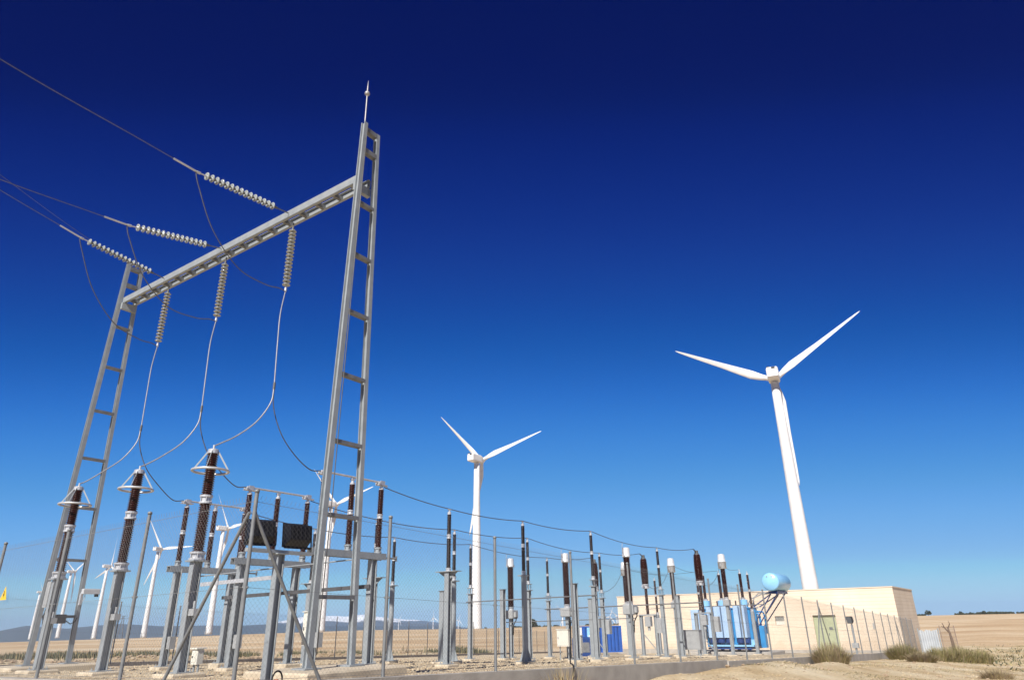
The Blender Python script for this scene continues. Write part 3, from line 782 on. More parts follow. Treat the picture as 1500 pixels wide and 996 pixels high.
def fence(label, runs, H=2.5, post_h=None, pr=.03, group=None, wire=.0020, braces=(), mat_='steel', skip=False):
    """runs: list of (u,v) post points"""
    u0, v0 = runs[0]
    base = W(u0, v0, gz(u0,v0)+.05)
    t = thing('chain_link_fence', label, 'fence', base, 0, group)
    pm = None; cache = {}
    for k, (u, v) in enumerate(runs):
        loc = W(u, v, gz(u,v)+.05) - base
        if k == 0 and skip: o = t
        elif pm is None:
            p = MB(); p.cyl((0,0,-.05),(0,0,H+.1),pr,n=10); p.lathe([(pr+.006,H+.08),(pr+.008,H+.12),(.01,H+.135)],10)
            p.cyl((-pr-.01,0,H*.5),(pr+.01,0,H*.5),.02,n=6)
            pm = p.build('post', M['fpost'], t); o = pm
        else:
            o = pm.copy(); COL.objects.link(o); o.parent = t
        if o is not t: o.location = loc
        if k+1 < len(runs):
            n = W(*runs[k+1], gz(*runs[k+1])+.05) - base; d = n-loc; L = math.hypot(d.x,d.y)
            key = (round(L,2), round(d.z,2))
            if key not in cache:
                cache[key] = fence_panel(L, H, d.z/L, w=wire).build('mesh_panel', M['mesh'], t); q = cache[key]
            else:
                q = cache[key].copy(); COL.objects.link(q); q.parent = t
            q.location = loc; q.rotation_euler = (0,0,math.atan2(d.y,d.x))
    for (u,v,du,dv) in braces:
        a = W(u,v,gz(u,v)+2.35)-base; b = W(u+du,v+dv,gz(u+du,v+dv)-.05)-base
        MB().cyl(a,b,.027,n=8).build('brace', M['fpost'], t)
    return t
FU = -4.7
front = [(FU,-5.7)] + [(FU, -2.9+3.13*k) for k in range(22)]
fence('chain link fence along the near side of the yard, from braced corner post to building', front, 2.5, braces=[(FU,-5.7,0,1.55),(FU,28.5,0,1.7),(FU,28.5,0,-1.7),(FU,53.4,0,1.7)])
left = [(-4.68+2.96*k, -5.72) for k in range(1,8)]
fence('chain link fence from the braced corner post to the left edge of the picture', [(-4.7,-5.72)]+left, 2.5, braces=[(-4.6,-5.72,1.7,0)], skip=True)
rear = [(rear_u(v)-.35, v) for v in [-5.7+3.4*k for k in range(24)]]
fence('faint chain link fence along the far edge of the gravel yard', rear, 2.35, pr=.03, mat_='steel_dark')

# ---------------------------------------------------------------- turbines
def blade_mb(L=31.):
    mb = MB(); sec = []
    N = 16
    for q, chord, thick, tw in ((0,1.5,1.5,0),(.045,1.5,1.45,6),(.10,1.9,1.05,14),(.19,2.5,.66,12),(.32,2.15,.44,8),(.5,1.6,.28,5),(.7,1.2,.18,2.5),(.86,.82,.115,1),(.96,.5,.07,0),(1.,.16,.03,0)):
        ring = []
        for i in range(N):
            a = 2*math.pi*i/N; x = math.cos(a); y = math.sin(a)
            cx = chord*(.5*x - (.2 if q > .08 else .2*q/.08)); ty = thick*.5*y*(1 if q < .08 else (.55+.45*(-x*.5+.5)))
            c, s = math.cos(R(tw)), math.sin(R(tw))
            ring.append((cx*c - ty*s, cx*s + ty*c, 1.0 + q*(L-1.0)))
        sec.append(ring)
    vs = [p for r in sec for p in r]; fs = []
    for k in range(len(sec)-1):
        for i in range(N):
            j = (i+1) % N; fs.append((k*N+i,k*N+j,(k+1)*N+j,(k+1)*N+i))
    fs.append(tuple((len(sec)-1)*N+i for i in range(N)))
    mb.add(vs, fs, 0, True)
    return mb
BL = blade_mb(); _tb = {}
TG = 'white wind turbines'
def turbine(label, x, y, z, phi, th, hub=65., scale=1., tilt=5.):
    t = thing('wind_turbine', label, 'wind turbine', (x,y,z), -R(phi), TG)
    t.scale = (scale,)*3
    # local +Y is the way the rotor faces
    def part(key, mk, m):
        if key in _tb:
            o = _tb[key].copy(); COL.objects.link(o); o.parent = t
        else:
            o = mk().build(key, m, t); _tb[key] = o
        return o
    def tower():
        return MB().lathe([(2.15,-1.5),(2.1,0),(2.0,6),(1.85,16),(1.6,32),(1.35,48),(1.14,hub-1.9)],32)
    def nac():
        m = MB(); pr = [(-1.45,-1.5),(1.45,-1.5),(1.6,-1.1),(1.6,1.0),(1.3,1.5),(-1.3,1.5),(-1.6,1.0),(-1.6,-1.1)]
        ys = [(-4.6,.86),(-4.35,1.),(1.2,1.),(2.5,.84)]
        vs = [(a*s,yy,hub+b*s+(.1 if yy<0 else 0)) for yy, s in ys for a, b in pr]
        fs = [tuple(range(7,-1,-1)), tuple(24+i for i in range(8))]
        for k in range(3):
            for i in range(8):
                j = (i+1)%8; fs.append((k*8+i,k*8+j,k*8+8+j,k*8+8+i))
        return m.add(vs, [f[::-1] for f in fs])
    def vent():
        m = MB(); m.box(-.1,.85,-4.75,-4.2,hub+1.05,hub+1.45); m.box(-1.3,-.7,-4.3,-3.6,hub+1.5,hub+1.9); return m
    part('tower', tower, M['white']); n = part('nacelle', nac, M['white'])
    if ('vent') in _tb:
        o = _tb['vent'].copy(); COL.objects.link(o); o.parent = n
    else: _tb['vent'] = vent().build('vent', M['rubber'], n)
    tw = part('door', lambda: MB().box(-.45,.45,-2.16,-2.0,.3,2.4).box(-.55,.55,-2.5,-2.05,-1.,.28), M['grey_cab'])
    hubm = part('hub', lambda: MB().lathe([(1.15,0),(1.3,.5),(1.25,1.4),(.95,2.1),(.5,2.6),(.1,2.75)],20), M['white'])
    Mr = Matrix.Rotation(R(-90),4,'X')
    hubm.location = (0,2.55,hub+.05); hubm.rotation_euler = (R(-90+tilt),0,0)
    for k in range(3):
        b = part('blade', lambda: BL, M['white'])
        rm = Matrix.Rotation(R(tilt),4,'X') @ Matrix.Rotation(R(th+120*k),4,'Y') @ Matrix.Rotation(R(-28),4,'Z')
        b.location = (0,3.75,hub+.15); b.rotation_euler = rm.to_euler()
    return t
turbine('tall white wind turbine rising behind the cream building', 75.5, 185.5, -.1, 24, 57, tilt=0.)
turbine('white wind turbine standing in the middle of the field, rotor turned away to the right', -15.6, 279.6, -1.5, 34, 76)
turbine('white wind turbine between the fence post and the left switch, blade across the insulators', -292.2, 574.5, -5.04, 16, 88)
turbine('white wind turbine behind the left switch and nearest arrester, one blade pointing up', -200.2, 476.5, -2.28, 40, 86)
turbine('white wind turbine right of the left gantry tower, two blades hanging low', -408.4, 708.6, -6.84, 32, 10)
turbine('white wind turbine seen between the legs of the left gantry tower', -486.4, 777.2, -6.3, 30, 62)
turbine('white wind turbine behind the right gantry tower, blade slanting up right', -104.0, 388.5, -1.36, 36, 78)
turbine('white wind turbine half hidden by the left leg of the left gantry tower', -733.0, 1105.0, -11.0, 34, 80)
def far_turbine(label, px_az, el_hub, d, th):
    x = d*math.sin(R(px_az)); y = d*math.cos(R(px_az))
    turbine(label, x, y, EYE+el_hub*d-65, 34, th)
far_turbine('tiny white turbine on the horizon left of the middle turbine', -6.55, .0050, 2900, 0)
far_turbine('tiny distant turbine by the foot of the snowy mountains', -9.2, .0040, 3600, 40)
far_turbine('tiny distant turbine just left of the middle turbine tower', -4.6, .0020, 3300, 20)
far_turbine('small distant turbine on the horizon left of the cream cabinet', 3.55, .0055, 1650, 85)
far_turbine('small distant turbine above the left end of the blue container', 7.2, .0025, 2000, 25)
far_turbine('small distant turbine above the right end of the blue container', 7.75, .0030, 2050, 70)

# ---------------------------------------------------------------- building
def make_building():
    v0 = 60.0; ua, ub = -4.12, 23.2; dep = 13.; zt = 3.22; zb = -2.6
    org = W(ua, v0, 0)
    t = thing('substation_building', 'long flat roofed building of cream blocks with a pale green door', 'building', org, ROT)
    # local: x = depth (v), y = along (u)
    Ln = ub-ua
    dy0, dy1, dz0, dz1 = 5.15-.0, 7.15, -1.95, 1.02       # door opening along y
    wy0, wy1, wz0, wz1 = 9.75, 10.6, .22, 1.0            # small grille window
    w = MB()
    ys = [0, dy0, dy1, wy0, wy1, Ln]
    def face(y0, y1, z0, z1): w.add([(0,y0,z0),(0,y1,z0),(0,y1,z1),(0,y0,z1)], [(0,3,2,1)][::1])
    face(0,dy0,zb,zt); face(dy0,dy1,dz1,zt); face(dy0,dy1,zb,dz0); face(dy1,wy0,zb,zt); face(wy0,wy1,zb,wz0); face(wy0,wy1,wz1,zt); face(wy1,Ln,zb,zt)
    def reveal(y0,y1,z0,z1,d):
        w.add([(0,y0,z0),(d,y0,z0),(d,y0,z1),(0,y0,z1)],[(0,1,2,3)]); w.add([(0,y1,z0),(d,y1,z0),(d,y1,z1),(0,y1,z1)],[(3,2,1,0)])
        w.add([(0,y0,z1),(0,y1,z1),(d,y1,z1),(d,y0,z1)],[(0,3,2,1)]); w.add([(0,y0,z0),(0,y1,z0),(d,y1,z0),(d,y0,z0)],[(0,1,2,3)])
    reveal(dy0,dy1,dz0,dz1,.3); reveal(wy0,wy1,wz0,wz1,.2)
    w.add([(0,0,zb),(dep,0,zb),(dep,0,zt),(0,0,zt)],[(0,1,2,3)]); w.add([(0,Ln,zb),(dep,Ln,zb),(dep,Ln,zt),(0,Ln,zt)],[(3,2,1,0)])
    w.add([(dep,0,zb),(dep,Ln,zb),(dep,Ln,zt),(dep,0,zt)],[(0,1,2,3)])
    w.build('wall', M['block'], t)
    MB().box(.2,dep-.2,.2,Ln-.2,zt-.35,zt-.2).build('roof', M['concrete'], t)
    c = MB(); c.box(-.05,.3,-.05,Ln+.05,zt+.002,zt+.09); c.box(.3,dep+.05,-.05,.3,zt+.002,zt+.09); c.box(.3,dep+.05,Ln-.3,Ln+.05,zt+.002,zt+.09); c.box(dep-.3,dep+.05,.3,Ln-.3,zt+.002,zt+.09)
    c.build('coping', M['block'], t)
    d = MB(); ym = (dy0+dy1)/2
    d.box(.22,.27,dy0+.06,ym-.006,dz0+.02,dz1-.05); d.box(.22,.27,ym+.006,dy1-.06,dz0+.02,dz1-.05)
    d.box(.2,.285,dy0+.002,dy0+.055,dz0,dz1-.003); d.box(.2,.285,dy1-.055,dy1-.002,dz0,dz1-.003)
    door = d.build('door', M['door'], t)
    h = MB(); h.box(.17,.22,ym-.2,ym-.14,-.7,-.5); h.box(.2,.22,ym-.55,ym-.25,-.25,.0); h.build('handle', M['steel_dark'], door)
    wn = MB(); wn.box(.12,.16,wy0+.02,wy1-.02,wz0+.02,wz1-.02); win = wn.build('window', M['cabinet'], t)
    g = MB()
    for k in range(9): g.box(.06,.08,wy0+.06+k*.1,wy0+.08+k*.1,(wz0+wz1)/2,wz1-.03)
    for k in range(5): g.box(.04,.06,wy0+.03,wy1-.03,(wz0+wz1)/2+.02+k*.08,(wz0+wz1)/2+.045+k*.08)
    g.build('grille', M['steel_dark'], win)
    l = MB(); l.box(-.16,-.003,16.3,16.75,.35,.65); l.build('wall_lamp', M['grey_cab'], t)
    for yy in (2.05,):
        MB().box(-.06,-.003,yy,yy+.12,-.2,.3).build('wall_box', M['grey_cab'], t)
    p = MB(); p.box(-.35,-.004,-.2,Ln+.1,zb,-1.93); p.build('plinth', M['concrete'], t)
    return t
make_building()

# ---------------------------------------------------------------- power transformer
def make_transformer():
    org = W(6.4, 47.5, -1.66)
    t = thing('power_transformer', 'large blue transformer with pale radiators and a raised oil drum, before the building', 'transformer', org, ROT)
    # local x = v (depth), y = u (positive to the left in the picture)
    MB().bevbox(-1.3,2.3,-3.2,3.4,-.5,.12,.04).build('plinth', M['concrete'], t)
    b = MB().bevbox(-.1,1.9,-1.55,2.3,.42,3.3,.06)
    for y in (-1.2,-.2,.8,1.7): b.box(-.16,-.1,y-.05,y+.05,.5,3.2)
    b.box(-.2,2.,-1.65,2.4,3.3,3.38); b.build('tank', M['blue'], t)
    sk = MB(); sk.box(-1.05,1.9,-1.6,1.9,.30,.42); 
    for y in (-1.3,.2,1.6): sk.cyl((-.6,y-.12,.24),(-.6,y+.12,.24),.12,n=12); sk.cyl((1.4,y-.12,.24),(1.4,y+.12,.24),.12,n=12)
    sk.build('skid', M['dark_blue'], t)
    def bank(y0, y1, x0=-1.0, x1=-.25, zb=1.15, zt=3.52):
        r = MB(); n = int((y1-y0)/.085)
        for k in range(n):
            y = y0 + (y1-y0)*(k+.5)/n
            r.bevbox(x0,x1,y-.028,y+.028,zb,zt,.012)
        return r
    def face_bank(y0, y1, nsec):
        r = MB(); w = (y1-y0)/nsec
        for k in range(nsec):
            r.bevbox(-1.1,-.25,y0+k*w+.05,y0+(k+1)*w-.05,1.15,3.52,.03)
        r.cyl((-.7,y0+.04,3.45),(-.7,y1-.04,3.45),.06,n=8); r.cyl((-.7,y0+.04,1.2),(-.7,y1-.04,1.2),.06,n=8)
        return r
    for y0, y1, n in ((-.12,1.8,3),(-1.45,-.46,2)):
        rd = face_bank(y0,y1,n).build('radiator', M['pale_blue'], t)
        for k in range(n):
            yc = y0+(y1-y0)*(k+.5)/n
            f = MB(); f.cyl((-.7,yc,.78),(-.7,yc,1.12),.30,n=18); f.cyl((-.7,yc,.6),(-.7,yc,.78),.12,n=10); f.build('fan', M['dark_blue'], rd)
    MB().bevbox(-.2,1.1,2.75,3.45,1.15,3.3,.04).build('radiator', M['pale_blue'], t)
    MB().tube([(0.4,2.3,3.0),(.4,2.7,3.0),(.4,2.9,3.1)],.08,8).build('pipe', M['blue'], t)
    lo = MB(); lo.box(-1.0,-.2,-1.8,1.8,.5,.62); lo.box(-.5,-.15,-1.8,-1.2,.62,1.0); lo.box(-.5,-.15,.3,1.0,.62,1.0); lo.build('base_frame', M['sky_blue'], t)
    for k, y in enumerate((-.95,.85,2.25)):
        tr = MB().cyl((.5,y,3.38),(.5,y,3.98),.34,n=18).build('turret', M['sky_blue'], t)
        flange(MB(), 3.98, 4.14, .16, (.5,y)).build('bushing_flange', M['alu'], tr)
        stack('bushing', 4.14, 6.0, .145, M['brown'], tr, .065, (.5,y), core=.7)
        MB().lathe([(.12,6.0),(.12,6.08),(.05,6.1),(.04,6.35)],12,o=(.5,y,0),smooth=False).build('terminal', M['alu'], tr)
    for y in (-1.5,1.6,.0):
        stack('small_bushing', 3.4, 3.95, .07, M['brown'], t, .05, (1.4,y))
    # pipework and tap changer on the right end
    p = MB()
    p.tube([(.2,-1.9,2.9),(.2,-2.5,2.9),(.2,-2.6,2.7),(.2,-2.6,1.2),(.2,-2.4,.9),(.2,-1.95,.9)],.09,10)
    p.tube([(.9,-1.9,3.1),(.9,-2.7,3.0),(.9,-2.8,2.6),(.9,-2.8,1.4)],.07,10)
    p.tube([(-.2,-2.0,2.2),(-.2,-2.4,2.0),(-.2,-2.45,1.0),(-.2,-2.45,.6)],.07,10)
    p.cyl((.4,-2.3,.5),(.4,-2.3,1.6),.22,n=14); p.cyl((-.1,-2.25,1.9),(-.1,-2.25,3.2),.2,n=14); p.build('pipework', M['blue'], t).location.y = .4
    MB().bevbox(-.3,.3,-2.95,-2.55,.4,2.0,.03).build('drive_box', M['blue'], t).location.y = .4
    cb = MB().bevbox(-.6,-.2,2.15,2.6,1.0,2.5,.03); cb.build('control_cabinet', M['grey_cab'], t)
    MB().tube([(-.62,2.1,2.1),(-.75,1.9,1.9),(-.75,1.85,1.5),(-.62,1.95,1.2)],.03,8).build('hose', M['grey_cab'], t)
    # conservator drum
    yc, zc = -3.75, 5.2
    dr = MB(); Mx = Matrix.Rotation(R(90),3,'Y')
    dr.lathe([(.1,-1.9),(.58,-1.86),(.66,-1.78),(.68,-1.74),(.68,1.7),(.6,1.82),(.1,1.86)],28,o=(.9,yc,zc),M=Mx)
    drum = dr.build('oil_drum', M['sky_blue'], t)
    g = MB()
    for s in (-.18,.18): g.cyl((-1.02,yc+s,zc+.42),(-.93,yc+s,zc+.42),.05,n=10)
    g.build('gauge', M['grey_cab'], drum)
    sf = MB(); sf.box(-.6,2.4,yc-.35,yc+.35,zc-.86,zc-.67); sf.build('cradle', M['dark_blue'], t)
    st = MB()
    for x in (-.3,1.9):
        for dy in (-.25,.25):
            st.cyl((x,yc+dy,zc-.86),(x*.7+.2,-2.05,2.2+(dy*1.2)),.045,n=8)
        st.cyl((x,yc+.3,zc-.9),(x*.7+.2,-1.9,3.4),.045,n=8)
    st.build('strut', M['dark_blue'], t)
    pp = MB(); pp.tube([(.4,yc+.3,zc-.8),(.4,yc+1.2,zc-.85),(.4,-1.6,4.0),(.4,-1.2,3.4)],.045,8); pp.tube([(.9,yc+.3,zc-.75),(.9,yc+1.6,zc-.75),(.9,-1.75,4.1),(.9,-1.5,3.4)],.04,8); pp.build('oil_pipe', M['grey_cab'], t)
    return t
make_transformer()

# ---------------------------------------------------------------- container
def make_container():
    # corner nearest the camera at azimuth about 6 degrees
    d = 74.; az = R(5.0); x = d*math.sin(az); y = d*math.cos(az); zb = EYE-.0415*d
    t = thing('shipping_container', 'blue steel container with a white door end, left of the cream building', 'container', (x,y,zb), R(4))
    L_, Wd, Hh = 3.95, 2.3, 2.42
    w = MB(); n = 44
    prof = []
    for k in range(n+1):
        prof.append((k*L_/n, -.03 if (k//2)%2 else 0.))
    vs = []
    for a, b in prof: vs += [(a,b,.12),(a,b,Hh-.1)]
    w.add(vs, [(2*k,2*k+2,2*k+3,2*k+1) for k in range(n)])
    w.box(0,L_,.0,Wd,.1,Hh-.02); w.box(-.03,L_+.03,-.06,.02,Hh-.12,Hh); w.box(-.03,L_+.03,-.06,.02,.0,.13)
    for a in (-.03, L_-.07): w.box(a,a+.1,-.065,.03,.13,Hh-.12)
    w.build('body', M['container'], t)
    dd = MB(); dd.box(-.72,-.02,-.10,-.065,.15,Hh-.1); door = dd.build('door', M['white'], t)
    h = MB()
    for z in (.8,1.6): h.box(-.70,-.04,-.113,-.1,z,z+.03)
    h.build('door_bar', M['grey_cab'], door)
    p = MB(); p.box(.5,1.3,-.11,-.07,.2,2.3); p.build('side_door', M['sky_blue'], t)
    v = MB(); v.box(.62,.95,-.14,-.112,1.05,1.6); v.build('sticker', M['white'], t)
    return t
make_container()
def cabinet_on_legs(name, label, u, v, w, d, h, leg, m):
    t = thing(name, label, 'cabinet', place(u,v)+Vector((0,0,-.15)), ROT, 'small cabinets in the yard')
    c = MB().bevbox(-d/2,d/2,-w/2,w/2,leg,leg+h,.02); c.build('body', M[m], t)
    dr = MB(); dr.box(-d/2-.012,-d/2,-w/2+.04,w/2-.04,leg+.05,leg+h-.05); o = dr.build('door', M[m], t)
    MB().box(-d/2-.03,-d/2-.012,w/2-.12,w/2-.08,leg+h*.45,leg+h*.55).build('handle', M['cap'], o)
    for s in (-1,1): MB().cyl((0,s*w*.36,0),(0,s*w*.36,leg),.03,n=8).build('leg', M['steel'], t)
    MB().box(-d/2-.04,d/2+.04,-w/2-.03,w/2+.03,leg+h,leg+h+.03).build('roof', M[m], t)
    return t
cabinet_on_legs('control_cabinet', 'cream cabinet on thin legs in front of the blue container', 7.0, 22.0, .72, .3, .82, .72, 'cabinet')
cabinet_on_legs('control_cabinet', 'narrow cream cabinet fixed beside a switch post, left of the right gantry tower', 6.1, 4.3, .42, .3, 1.02, .78, 'cabinet')
cabinet_on_legs('junction_box', 'small cream box low on the gravel left of the right gantry tower', 4.2, -.8, .26, .2, .36, .32, 'cabinet')
cabinet_on_legs('control_cabinet', 'grey cabinet standing at the foot of the last near steel column', 3.2, 30.6, 1.0, .5, 1.05, .5, 'grey_cab')
cabinet_on_legs('junction_box', 'small pale box on a post beside the blue container, before the building edge', 8.5, 26.2, .3, .25, .95, .35, 'cabinet')
def drum():
    t = thing('generator_block', 'dark blue equipment block on the gravel below the cream cabinet', 'equipment', W(15.2, 38.5, gz(15.2,38.5)-.2), ROT)
    MB().bevbox(-.7,.7,-1.0,.8,.1,1.45,.08).build('body', M['dark_blue'], t)
    MB().box(-.75,.75,-1.05,.85,0,.1).build('skid', M['cap'], t)
    MB().box(-.72,-.7,-.8,-.1,.4,1.1).build('louvre', M['steel_dark'], t)
drum()

# ---------------------------------------------------------------- floodlights near the corner
def make_flood():
    t = thing('floodlight_pole', 'square steel pole with two big black floodlights behind the fence corner', 'floodlight', W(-2.35,-3.45,-.2), ROT)
    p = MB().hbeam(0,0,0,2.48,.15,.14,.018,axis='x'); p.build('pole', M['steel'], t)
    b = MB(); b.box(-.72,.72,-.06,.06,2.5,2.56); b.box(-.13,.13,-.13,.13,2.48,2.5); br_ = b.build('bracket', M['steel'], t)
    for i, (x, rz) in enumerate(((-.42,R(-24)),(.42,R(-12)))):
        f = MB()
        # tapered lamp body: back small, front large; local -y is the back
        f.add([(-.3,-.18,-.16),(.3,-.18,-.16),(.3,-.18,.2),(-.3,-.18,.2),(-.34,.14,-.26),(.34,.14,-.26),(.34,.14,.3),(-.34,.14,.3)],
              [(0,1,2,3),(4,7,6,5),(0,4,5,1),(1,5,6,2),(2,6,7,3),(3,7,4,0)])
        for k in range(5): f.box(-.26+k*.12,-.235+k*.12,-.21,-.18,-.13,.17)
        f.box(-.36,.36,.14,.17,-.28,.32)
        o = f.build('floodlight', M['rubber'], t)
        o.location = (x,.05,2.88); o.rotation_euler = (R(-8),0,rz); o.scale = (.74,.8,.78)
        g = MB(); g.box(-.31,.31,.171,.176,-.23,.27); g.build('lens', M['glass'], o)
        y = MB(); y.bar((-.38,0,.0),(-.38,0,-.32),.05,.015); y.bar((.38,0,0),(.38,0,-.32),.05,.015); y.bar((-.38,0,-.32),(.38,0,-.32),.05,.015,up=(0,1,0)); y.build('yoke', M['rubber'], o)
    c = MB(); c.tube([(-.14,-.05,-.05),(-.14,-.05,.18),(-.12,-.05,.34)],.045,10); c.tube([(.13,-.1,-.05),(.13,-.1,.2),(.14,-.1,.36)],.04,10); c.build('conduit', M['orange'], t)
    l = MB(); l.tube([(.16+.11*math.cos(a*.35),-.1,.34+.15*math.sin(a*.35)) for a in range(18)],.016,6); l.build('cable_loop', M['rubber'], t)
    return t
make_flood()

# surveillance camera and boxes on the left tower
def on_tower():
    zt = -.09
    t = thing('security_camera', 'white surveillance camera fixed to the left gantry tower', 'camera', W(14.6,.55,2.2), ROT)
    b = MB().bevbox(-.02,.58,-.32,-.14,.02,.2,.02); b.build('housing', M['white_head'], t)
    l = MB(); l.cyl((.5,-.23,-.07),(.5,-.23,.04),.07,n=12); l.build('lens', M['rubber'], t)
    a = MB(); a.box(-.02,.06,-.2,-.1,-.35,.06); a.tube([(.1,-.22,.03),(.12,-.22,-.14),(.04,-.18,-.25)],.014,6); a.build('arm', M['alu'], t)
    t2 = thing('junction_box', 'tall grey box fixed on the left leg of the left gantry tower', 'cabinet', W(14.45,-.58,1.75), ROT)
    MB().bevbox(-.12,.12,-.36,-.1,0,.85,.02).build('body', M['grey_cab'], t2)
    MB().tube([(0,-.2,0),(-.05,-.22,-.3),(.02,-.2,-.7),(.2,-.2,-.95)],.018,6).build('cable', M['rubber'], t2)
    t3 = thing('junction_box', 'small dark box with looped cables on the lowest rung of the left gantry tower', 'cabinet', W(14.48,.0,1.33), ROT)
    MB().bevbox(-.18,.18,-.16,-.02,-.1,.2,.02).build('body', M['cap'], t3)
    MB().tube([(.18,-.1,.0),(.35,-.12,-.12),(.5,-.1,-.05),(.55,-.1,.1)],.016,6).build('cable', M['rubber'], t3)
on_tower()
def sign():
    t = thing('warning_sign', 'yellow triangular warning sign on the fence at the left edge', 'sign', W(3.40,-5.79,1.62), ROT+R(90), None)
    m = MB(); s = .15
    m.add([(-s,0,0),(s,0,0),(0,0,s*1.75),(-s,.006,0),(s,.006,0),(0,.006,s*1.75)],[(0,1,2),(3,5,4),(0,3,4,1),(1,4,5,2),(2,5,3,0)]); m.build('plate', M['yellow'], t)
    b = MB()
    pts = [(.012,.18),(-.032,.085),(.0,.09),(-.02,.025),(.038,.115),(.006,.11),(.03,.175)]
    b.add([(x,-.004,z) for x,z in pts]+[(x,.01,z) for x,z in pts],[tuple(range(7)),tuple(range(13,6,-1))]); b.build('bolt_symbol', M['rubber'], t)
sign()

def yard_lamp():
    t = thing('yard_lamp', 'small dark floodlight on a grey post in front of the building, right of the door', 'lamp', W(-3.6,42.,gz(-3.6,42)-.15), ROT)
    MB().cyl((0,0,0),(0,0,1.95),.07,n=10).build('post', M['steel'], t)
    MB().bevbox(-.14,.14,-.2,.2,.5,.8,.02).build('box', M['grey_cab'], t)
    f = MB(); f.add([(-.2,-.2,-.2),(-.2,.2,-.2),(-.2,.2,.26),(-.2,-.2,.26),(.1,-.12,-.12),(.1,.12,-.12),(.1,.12,.16),(.1,-.12,.16)],[(0,1,2,3),(4,7,6,5),(0,4,5,1),(1,5,6,2),(2,6,7,3),(3,7,4,0)])
    o = f.build('lamp_head', M['rubber'], t); o.location = (0,0,2.25); o.rotation_euler = (0,R(-14),R(-20))
    g = MB(); g.box(-.215,-.201,-.16,.16,-.16,.22); g.build('lens', M['glass'], o)
    MB().cyl((0,0,1.95),(0,0,2.2),.03,n=8).build('neck', M['cap'], t)
yard_lamp()
def gate():
    t = thing('sheet_gate', 'white sheet metal gate with a worn top edge past the end of the fence', 'gate', W(-5.15,62.5,-2.4), ROT-R(98), None)
    m = MB(); n = 16; vs = []
    rnd = random.Random(4)
    for k in range(n+1):
        x = k*1.45/n; y = -.03 if k % 2 else .0; top = 2.05 + rnd.uniform(-.03,.03) - (.1 if k in (4,5,11) else 0)
        vs += [(x,y,.05),(x,y,top)]
    m.add(vs,[(2*k,2*k+2,2*k+3,2*k+1) for k in range(n)]); m.add([(a,b+.02,c) for a,b,c in vs],[(2*k+1,2*k+3,2*k+2,2*k) for k in range(n)]); m.build('sheet', M['sheet'], t)
    f = MB(); f.cyl((-.08,.05,-.2),(-.08,.05,2.2),.05,n=8); f.box(-.08,1.5,.03,.06,.28,.33); f.box(-.08,1.5,.03,.06,1.78,1.83); f.build('frame', M['steel'], t)
    MB().cyl((1.53,.05,-.2),(1.53,.05,2.2),.05,n=8).build('post', M['steel'], t)
    t2 = thing('wire_screen', 'brown rusty mesh screen standing just beyond the white gate', 'fence', W(-6.75,63.4,-2.5), ROT-R(98), None)
    q = MB()
    for k in range(18): q.cyl((k*.06,0,.05),(k*.06,0,2.4),.008,n=4,caps=False)
    for k in range(18): q.cyl((0,0,.1+k*.13),(1.08,0,.1+k*.13),.008,n=4,caps=False)
    q.build('mesh', M['rusty'], t2)
    for x in (-.03,1.1): MB().cyl((x,.0,-.2),(x,.0,2.5),.04,n=8).build('post', M['rusty'], t2)
gate()

# loose cable hanging over the kerb
cable('loose_cable', 'black cable running down a fence post and over the low concrete wall', [W(-4.60,3.38,1.1), W(-4.60,3.36,.5), W(-4.60,3.30,.14), W(-4.72,3.15,.10), W(-4.86,3.0,.06), W(-4.90,2.9,-.15), W(-5.0,2.7,-.40)], .017, 'rubber')

# ---------------------------------------------------------------- vegetation, stones
def blades(mb, c, n, rad, h, spread, w, rnd, mi=(0,)):
    for _ in range(n):
        a = rnd.uniform(0,2*math.pi); r = rad*math.sqrt(rnd.random())
        x = c.x+r*math.cos(a); y = c.y+r*math.sin(a); z = c.z-.03
        hh = h*rnd.uniform(.45,1.)*(1-.45*(r/rad)**2); b = a + rnd.uniform(-.7,.7); s = spread*rnd.uniform(.2,1.)*(.3+r/rad)
        dx, dy = math.cos(b)*s, math.sin(b)*s; t = b+math.pi/2+rnd.uniform(-.8,.8); wx, wy = math.cos(t)*w/2, math.sin(t)*w/2
        p = [(x-wx,y-wy,z),(x+wx,y+wy,z),(x+dx*.45+wx*.8,y+dy*.45+wy*.8,z+hh*.6),(x+dx*.45-wx*.8,y+dy*.45-wy*.8,z+hh*.6),(x+dx,y+dy,z+hh)]
        mb.add(p,[(0,1,2,3),(3,2,4)], rnd.choice(mi))
def at_ground(u, v, dz=0.):
    p = W(u, v); return Vector((p.x,p.y,terrain(p.x,p.y)+dz))
